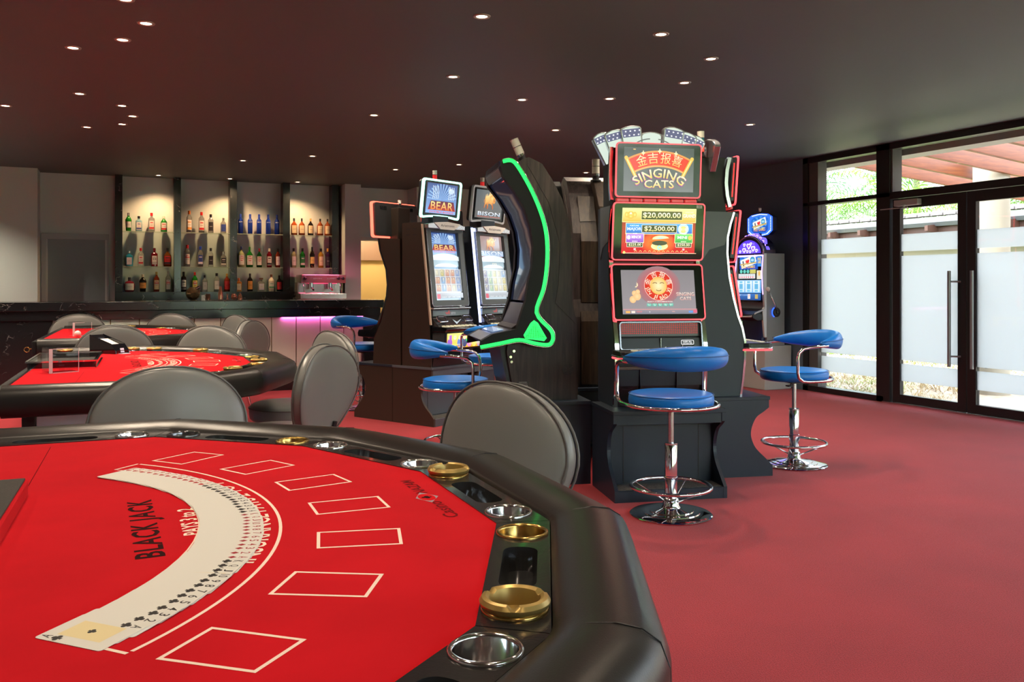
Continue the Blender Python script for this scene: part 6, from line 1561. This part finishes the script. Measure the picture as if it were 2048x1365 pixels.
# neighbour building with tiled eave
nb = thing('pool_house', 'low tiled roof building with brown eave seen through the glass', 'building', (14.0, 0, 0))
tile = pbr('roof_tile', (.18,.165,.155), .7, bump=(6,.6,.02), var=(5, (.20,.18,.17))); brn = pbr('brown_fascia', (.07,.030,.020), .6)
obj('wall', MB().box(.9, 1.1, -12, 30, -.1, 2.3), pbr('house_wall', (.55,.50,.42), .8), nb)
M = Matrix.Rotation(R(-14), 4, 'Y')
b = MB(); b.box(-.08, 3.0, -12, 30, 0, .06); b.v = [tuple(Matrix.Translation((0, 0, 2.49)) @ Matrix.Rotation(R(-6), 4, 'Y') @ Vector(q)) for q in b.v]; obj('tiled_roof', b, tile, nb)
b = MB()
for i in range(150): b.box(-.12, .12, -12+i*.28, -12+i*.28+.25, 2.49, 2.535)
obj('eave_tile', b, tile, nb)
obj('fascia', MB().box(-.02, .10, -12, 30, 2.0, 2.44), brn, nb)
for (ya, yb_) in ((-12, 15.6),): b = MB(); b.prism([(-.16,2.46),(-.16,2.36),(-.10,2.29),(-.02,2.29),(-.02,2.46)], ya, yb_, 'xz'); obj('gutter', b, pbr('gutter_grey', (.13,.135,.15), .4), nb)
for i in range(34): obj('rafter_tail', MB().prism([(-.30,2.20),(-.30,2.30),(.1,2.34),(.1,2.14)], 1.0+i*.8, 1.07+i*.8, 'xz'), brn, nb)
# palms: real fronds with leaflets
leafm = []
for nme, c1, c2 in (('palm_leaf_bright', (.14,.30,.03), (.25,.42,.07)), ('palm_leaf_deep', (.03,.12,.03), (.07,.22,.05)), ('palm_leaf_pale', (.18,.34,.12), (.30,.46,.18))):
    m = pbr(nme, c1, .5, var=(3, c2)); nt = m.node_tree
    bs = [n for n in nt.nodes if n.type == 'BSDF_PRINCIPLED'][0]; tl = nt.nodes.new('ShaderNodeBsdfTranslucent'); mx = nt.nodes.new('ShaderNodeMixShader'); mx.inputs[0].default_value = .4
    src = bs.inputs['Base Color'].links[0].from_socket; nt.links.new(src, tl.inputs[0]); nt.links.new(bs.outputs[0], mx.inputs[1]); nt.links.new(tl.outputs[0], mx.inputs[2])
    out = [n for n in nt.nodes if n.type == 'OUTPUT_MATERIAL'][0]; nt.links.new(mx.outputs[0], out.inputs[0]); leafm.append(m)
def crown_mesh(seed, nf, ln, spread=1.0, wide=.045, nl=26):
    rd = random.Random(seed); b = MB()
    for k in range(nf):
        az = 2*PI*k/nf+rd.uniform(-.3, .3); el = R(rd.uniform(8, 80)); L_ = ln*rd.uniform(.75, 1.1)
        pts = []; d = Vector((math.cos(az)*math.cos(el), math.sin(az)*math.cos(el), math.sin(el))); q = Vector((0, 0, 0))
        for i in range(13): pts.append(q.copy()); d.z -= .10*spread*(1+i*.10); d.normalize(); q = q+d*L_/12
        b.tube([tuple(v) for v in pts], lambda s_: .012*(1-s_*.8), 4)
        for i in range(2, nl):
            s_ = i/nl*12; j = min(11, int(s_)); f = s_-j; c = pts[j].lerp(pts[j+1], f); tdir = (pts[j+1]-pts[j]).normalized()
            side = tdir.cross(Vector((0, 0, 1))).normalized() if abs(tdir.z) < .98 else Vector((1, 0, 0))
            for sg in (-1, 1):
                ll = L_*.32*math.sin(PI*min(1, i/nl*.9+.08))**.6*rd.uniform(.8, 1.1)
                d2 = (side*sg+tdir*.75+Vector((0, 0, rd.uniform(-.35, .05)))).normalized(); wv = tdir*wide*.5
                tip = c+d2*ll+Vector((0, 0, -ll*.25)); md = c+d2*ll*.5
                b.add([tuple(c), tuple(md-wv+Vector((0,0,.01))), tuple(tip), tuple(md+wv)], [(0, 1, 2, 3)])
    return b
def palm(x, y, h, ln, nf, seed, mi, label, wide=.045, group='palms outside the glass'):
    t = thing('palm_tree', label, 'palm', (x, y, -.1), 0, group)
    obj('trunk', MB().tube([(0, 0, 0), (.05, 0, h*.5), (0, .04, h+.1)], lambda s_: .11-.03*s_, 8), pbr('palm_trunk', (.30,.26,.20), .9), t, smooth=True)
    obj('crown', crown_mesh(seed, nf, ln, 1.0, wide), leafm[mi], t, loc=(0, 0, h+.1))
palms = [(18.2, 18.2, 2.6, 2.9, 22, 1, 2), (18.0, 15.6, 2.8, 2.8, 22, 2, 0), (18.6, 13.6, 2.5, 3.0999999999999996, 24, 3, 0), (18.0, 11.8, 2.8, 2.6999999999999997, 20, 4, 2), (19.8, 16.8, 4.3, 2.9, 22, 5, 1), (20.0, 12.6, 4.4, 3.0999999999999996, 22, 6, 1), (18.6, 9.6, 2.6, 2.6999999999999997, 20, 7, 1), (19.5, 20.5, 4.2, 3.3, 20, 8, 1), (20.5, 15, 4.6, 3.3, 22, 9, 1), (20.2, 10.4, 4.4, 3.3, 20, 10, 1)]
desc = ['pale palm beyond the tiled roof at the far left pane edge', 'bright green palm in the middle of the narrow window', 'bright green palm behind the roof, right side of the narrow window', 'pale palm behind the dark window post', 'deep green palm filling the top of the narrow window', 'deep green palm above the left door', 'deep green palm behind the cream column', 'distant deep green palm at the left', 'distant deep green palm behind the others', 'distant deep green palm above the right door']
for q, d_ in zip(palms, desc): palm(*q, d_)
# shrubs and grasses in the bed
def tuft(n, hgt, seed, w=.02, sp=.18):
    rd = random.Random(seed); b = MB()
    for i in range(n):
        a = rd.uniform(0, 2*PI); l = hgt*rd.uniform(.5, 1.1); o = Vector((rd.gauss(0, sp*.3), rd.gauss(0, sp*.3), 0)); d = Vector((math.cos(a)*rd.uniform(.2, 1.0), math.sin(a)*rd.uniform(.2, 1.0), 1)).normalized()
        s_ = Vector((-math.sin(a), math.cos(a), 0))*w*.5; m_ = o+d*l*.55; tp_ = o+d*l*.9+Vector((math.cos(a), math.sin(a), -.3))*l*.25
        b.add([tuple(o-s_), tuple(o+s_), tuple(m_+s_), tuple(tp_), tuple(m_-s_)], [(0, 1, 2, 3, 4)])
    return b
dry = [pbr('dry_grass', (.62,.50,.28), .8, var=(4, (.70,.60,.42))), pbr('fresh_grass', (.24,.36,.07), .7, var=(4, (.42,.48,.14))), pbr('pale_dry_grass', (.72,.64,.50), .8)]
rd = random.Random(11); gb = MB()
protos = [tuft(34, .26, s_, .012, .5) for s_ in range(5)]
for i in range(330):
    x = 7.7+rd.random()**1.2*4.4; y = 6.6+rd.random()*4.4
    if math.hypot(x-9.1, y-6.72) < .4: continue
    s_ = rd.uniform(.5, 1.1)*(.7 if x < 8.5 else 1); q = protos[rd.randrange(5)]; gb.m = rd.choice((0, 0, 1, 2, 2))
    gb.add(q.v, q.f, Matrix.Translation((x, y, -.045)) @ Matrix.Rotation(rd.uniform(0, 6), 4, 'Z') @ Matrix.Diagonal((s_*1.2, s_*1.2, s_*.8, 1)))
go = obj('dry_grass', gb, dry); go['kind'] = 'stuff'; tag(go, 'dry and green grass covering the mulch bed outside the glass', 'grass')
sh0 = obj('leafy_shrub', tuft(420, 1.35, 77, .05, 1.0), leafm[0])
for i, (x, y, s_) in enumerate([(12.2, 11.6, 1.05), (12.0, 10.3, .9), (12.4, 9.2, 1.0), (12.1, 12.9, 1.0), (12.5, 8.0, .8), (12.2, 14.2, 1.1)]):
    o = sh0 if i == 0 else sh0.copy()
    if i: COL.objects.link(o)
    o.location = (x, y, -.06); o.scale = (s_, s_, s_*1.4); o.rotation_euler = (0, 0, i*1.3)
    tag(o, 'leafy green shrub before the neighbour house, seen through the frosted pane gaps', 'shrub', 'shrubs before the neighbour house')
# behind the camera, visible only in reflections
struct('lawn_outside', MB().box(-12, 16, -16, -3.7, -.12, -.03), pbr('lawn', (.16,.30,.06), .9, var=(6, (.26,.38,.10))))
struct('wall_garden', MB().box(-10, 20, -16.2, -16, -.1, 2.6), pbr('garden_wall', (.70,.68,.62), .8))
for i, (x, y) in enumerate([(1.5, -9), (5.2, -8.2), (8.6, -10)]): palm(x, y, 2.2, 2.4, 18, 40+i, 0 if i != 1 else 2, ['palm in the garden behind the camera, left one', 'palm in the garden behind the camera, middle one', 'palm in the garden behind the camera, right one'][i], group=None)
# ================================================================ light, world, camera
wd_ = bpy.data.worlds.new('World'); sc.world = wd_; wd_.use_nodes = True; nt = wd_.node_tree; nt.nodes.clear()
sky = nt.nodes.new('ShaderNodeTexSky'); sky.sky_type = 'NISHITA'; sky.sun_disc = False; sky.sun_elevation = R(58); sky.sun_rotation = R(250); sky.air_density = 1.2; sky.dust_density = 2.0
mixw = nt.nodes.new('ShaderNodeMix'); mixw.data_type = 'RGBA'; mixw.inputs[0].default_value = .55; mixw.inputs[7].default_value = (.30, .31, .32, 1)
bg = nt.nodes.new('ShaderNodeBackground'); wo = nt.nodes.new('ShaderNodeOutputWorld')
scl = nt.nodes.new('ShaderNodeVectorMath'); scl.operation = 'SCALE'; scl.inputs['Scale'].default_value = .07
nt.links.new(sky.outputs[0], scl.inputs[0]); nt.links.new(scl.outputs[0], mixw.inputs[6]); nt.links.new(mixw.outputs[2], bg.inputs[0]); nt.links.new(bg.outputs[0], wo.inputs[0])
bg.inputs[1].default_value = 23.0
sl = bpy.data.lights.new('sun', 'SUN'); sl.energy = 9.0; sl.angle = R(1.0); sl.color = (1, .95, .86)
so = bpy.data.objects.new('sun', sl); COL.objects.link(so); so.rotation_euler = Vector((-.52, .12, .86)).to_track_quat('Z', 'Y').to_euler()
def portal(x, y, z, w, h, rot):
    l = bpy.data.lights.new('daylight_portal', 'AREA'); l.shape = 'RECTANGLE'; l.size = w; l.size_y = h; l.energy = 1; l.cycles.is_portal = True
    o = bpy.data.objects.new('daylight_portal', l); COL.objects.link(o); o.location = (x, y, z); o.rotation_euler = rot
portal(X1+.2, 2.05, 1.3, 11.2, 2.6, (0, PI/2, 0)) if False else None
def portal_dir(loc, nrm, w, h):
    l = bpy.data.lights.new('daylight_portal', 'AREA'); l.shape = 'RECTANGLE'; l.size = w; l.size_y = h; l.cycles.is_portal = True
    o = bpy.data.objects.new('daylight_portal', l); COL.objects.link(o); o.location = loc
    o.rotation_euler = (-Vector(nrm)).to_track_quat('Z', 'Y').to_euler()
portal_dir((X1+.2, 2.07, 1.3), (-1, 0, 0), 2.6, 11.2) if False else None
def warmspot(name, loc, tgt, e, col, size=60):
    la = bpy.data.lights.new(name, 'SPOT'); la.energy = e; la.color = col; la.spot_size = R(size); la.spot_blend = .6; la.shadow_soft_size = .05
    o = bpy.data.objects.new(name, la); COL.objects.link(o); o.location = loc; o.rotation_euler = (Vector(loc)-Vector(tgt)).to_track_quat('Z', 'Y').to_euler()
la = bpy.data.lights.new('corridor_lamp', 'POINT'); la.energy = 30; la.color = (1, .75, .42); la.shadow_soft_size = .1
o = bpy.data.objects.new('corridor_lamp', la); COL.objects.link(o); o.location = (3.8, 13.3, 2.0)

cam = bpy.data.cameras.new('camera'); co = bpy.data.objects.new('camera', cam); COL.objects.link(co)
cam.sensor_width = 36.0; cam.sensor_fit = 'HORIZONTAL'; cam.lens = 36.0*F/2048.0
cam.shift_x = 0; cam.shift_y = (HV-682.5)/2048.0; cam.clip_start = .05; cam.clip_end = 300
co.location = (0, 0, CH); co.rotation_euler = (PI/2, 0, -TH)
sc.camera = co
vs_ = sc.view_settings; vs_.view_transform = 'Standard'; vs_.look = 'None'; vs_.gamma = 1.0; vs_.exposure = 0.40; vs_.use_curve_mapping = False
cy = sc.cycles
cy.max_bounces = 8; cy.diffuse_bounces = 4; cy.glossy_bounces = 4; cy.transmission_bounces = 6; cy.transparent_max_bounces = 16
cy.caustics_reflective = False; cy.caustics_refractive = False; cy.sample_clamp_indirect = 6.0; cy.blur_glossy = .5
cy.use_denoising = True; cy.use_adaptive_sampling = True; cy.adaptive_threshold = .02
try: cy.use_light_tree = True
except Exception: pass
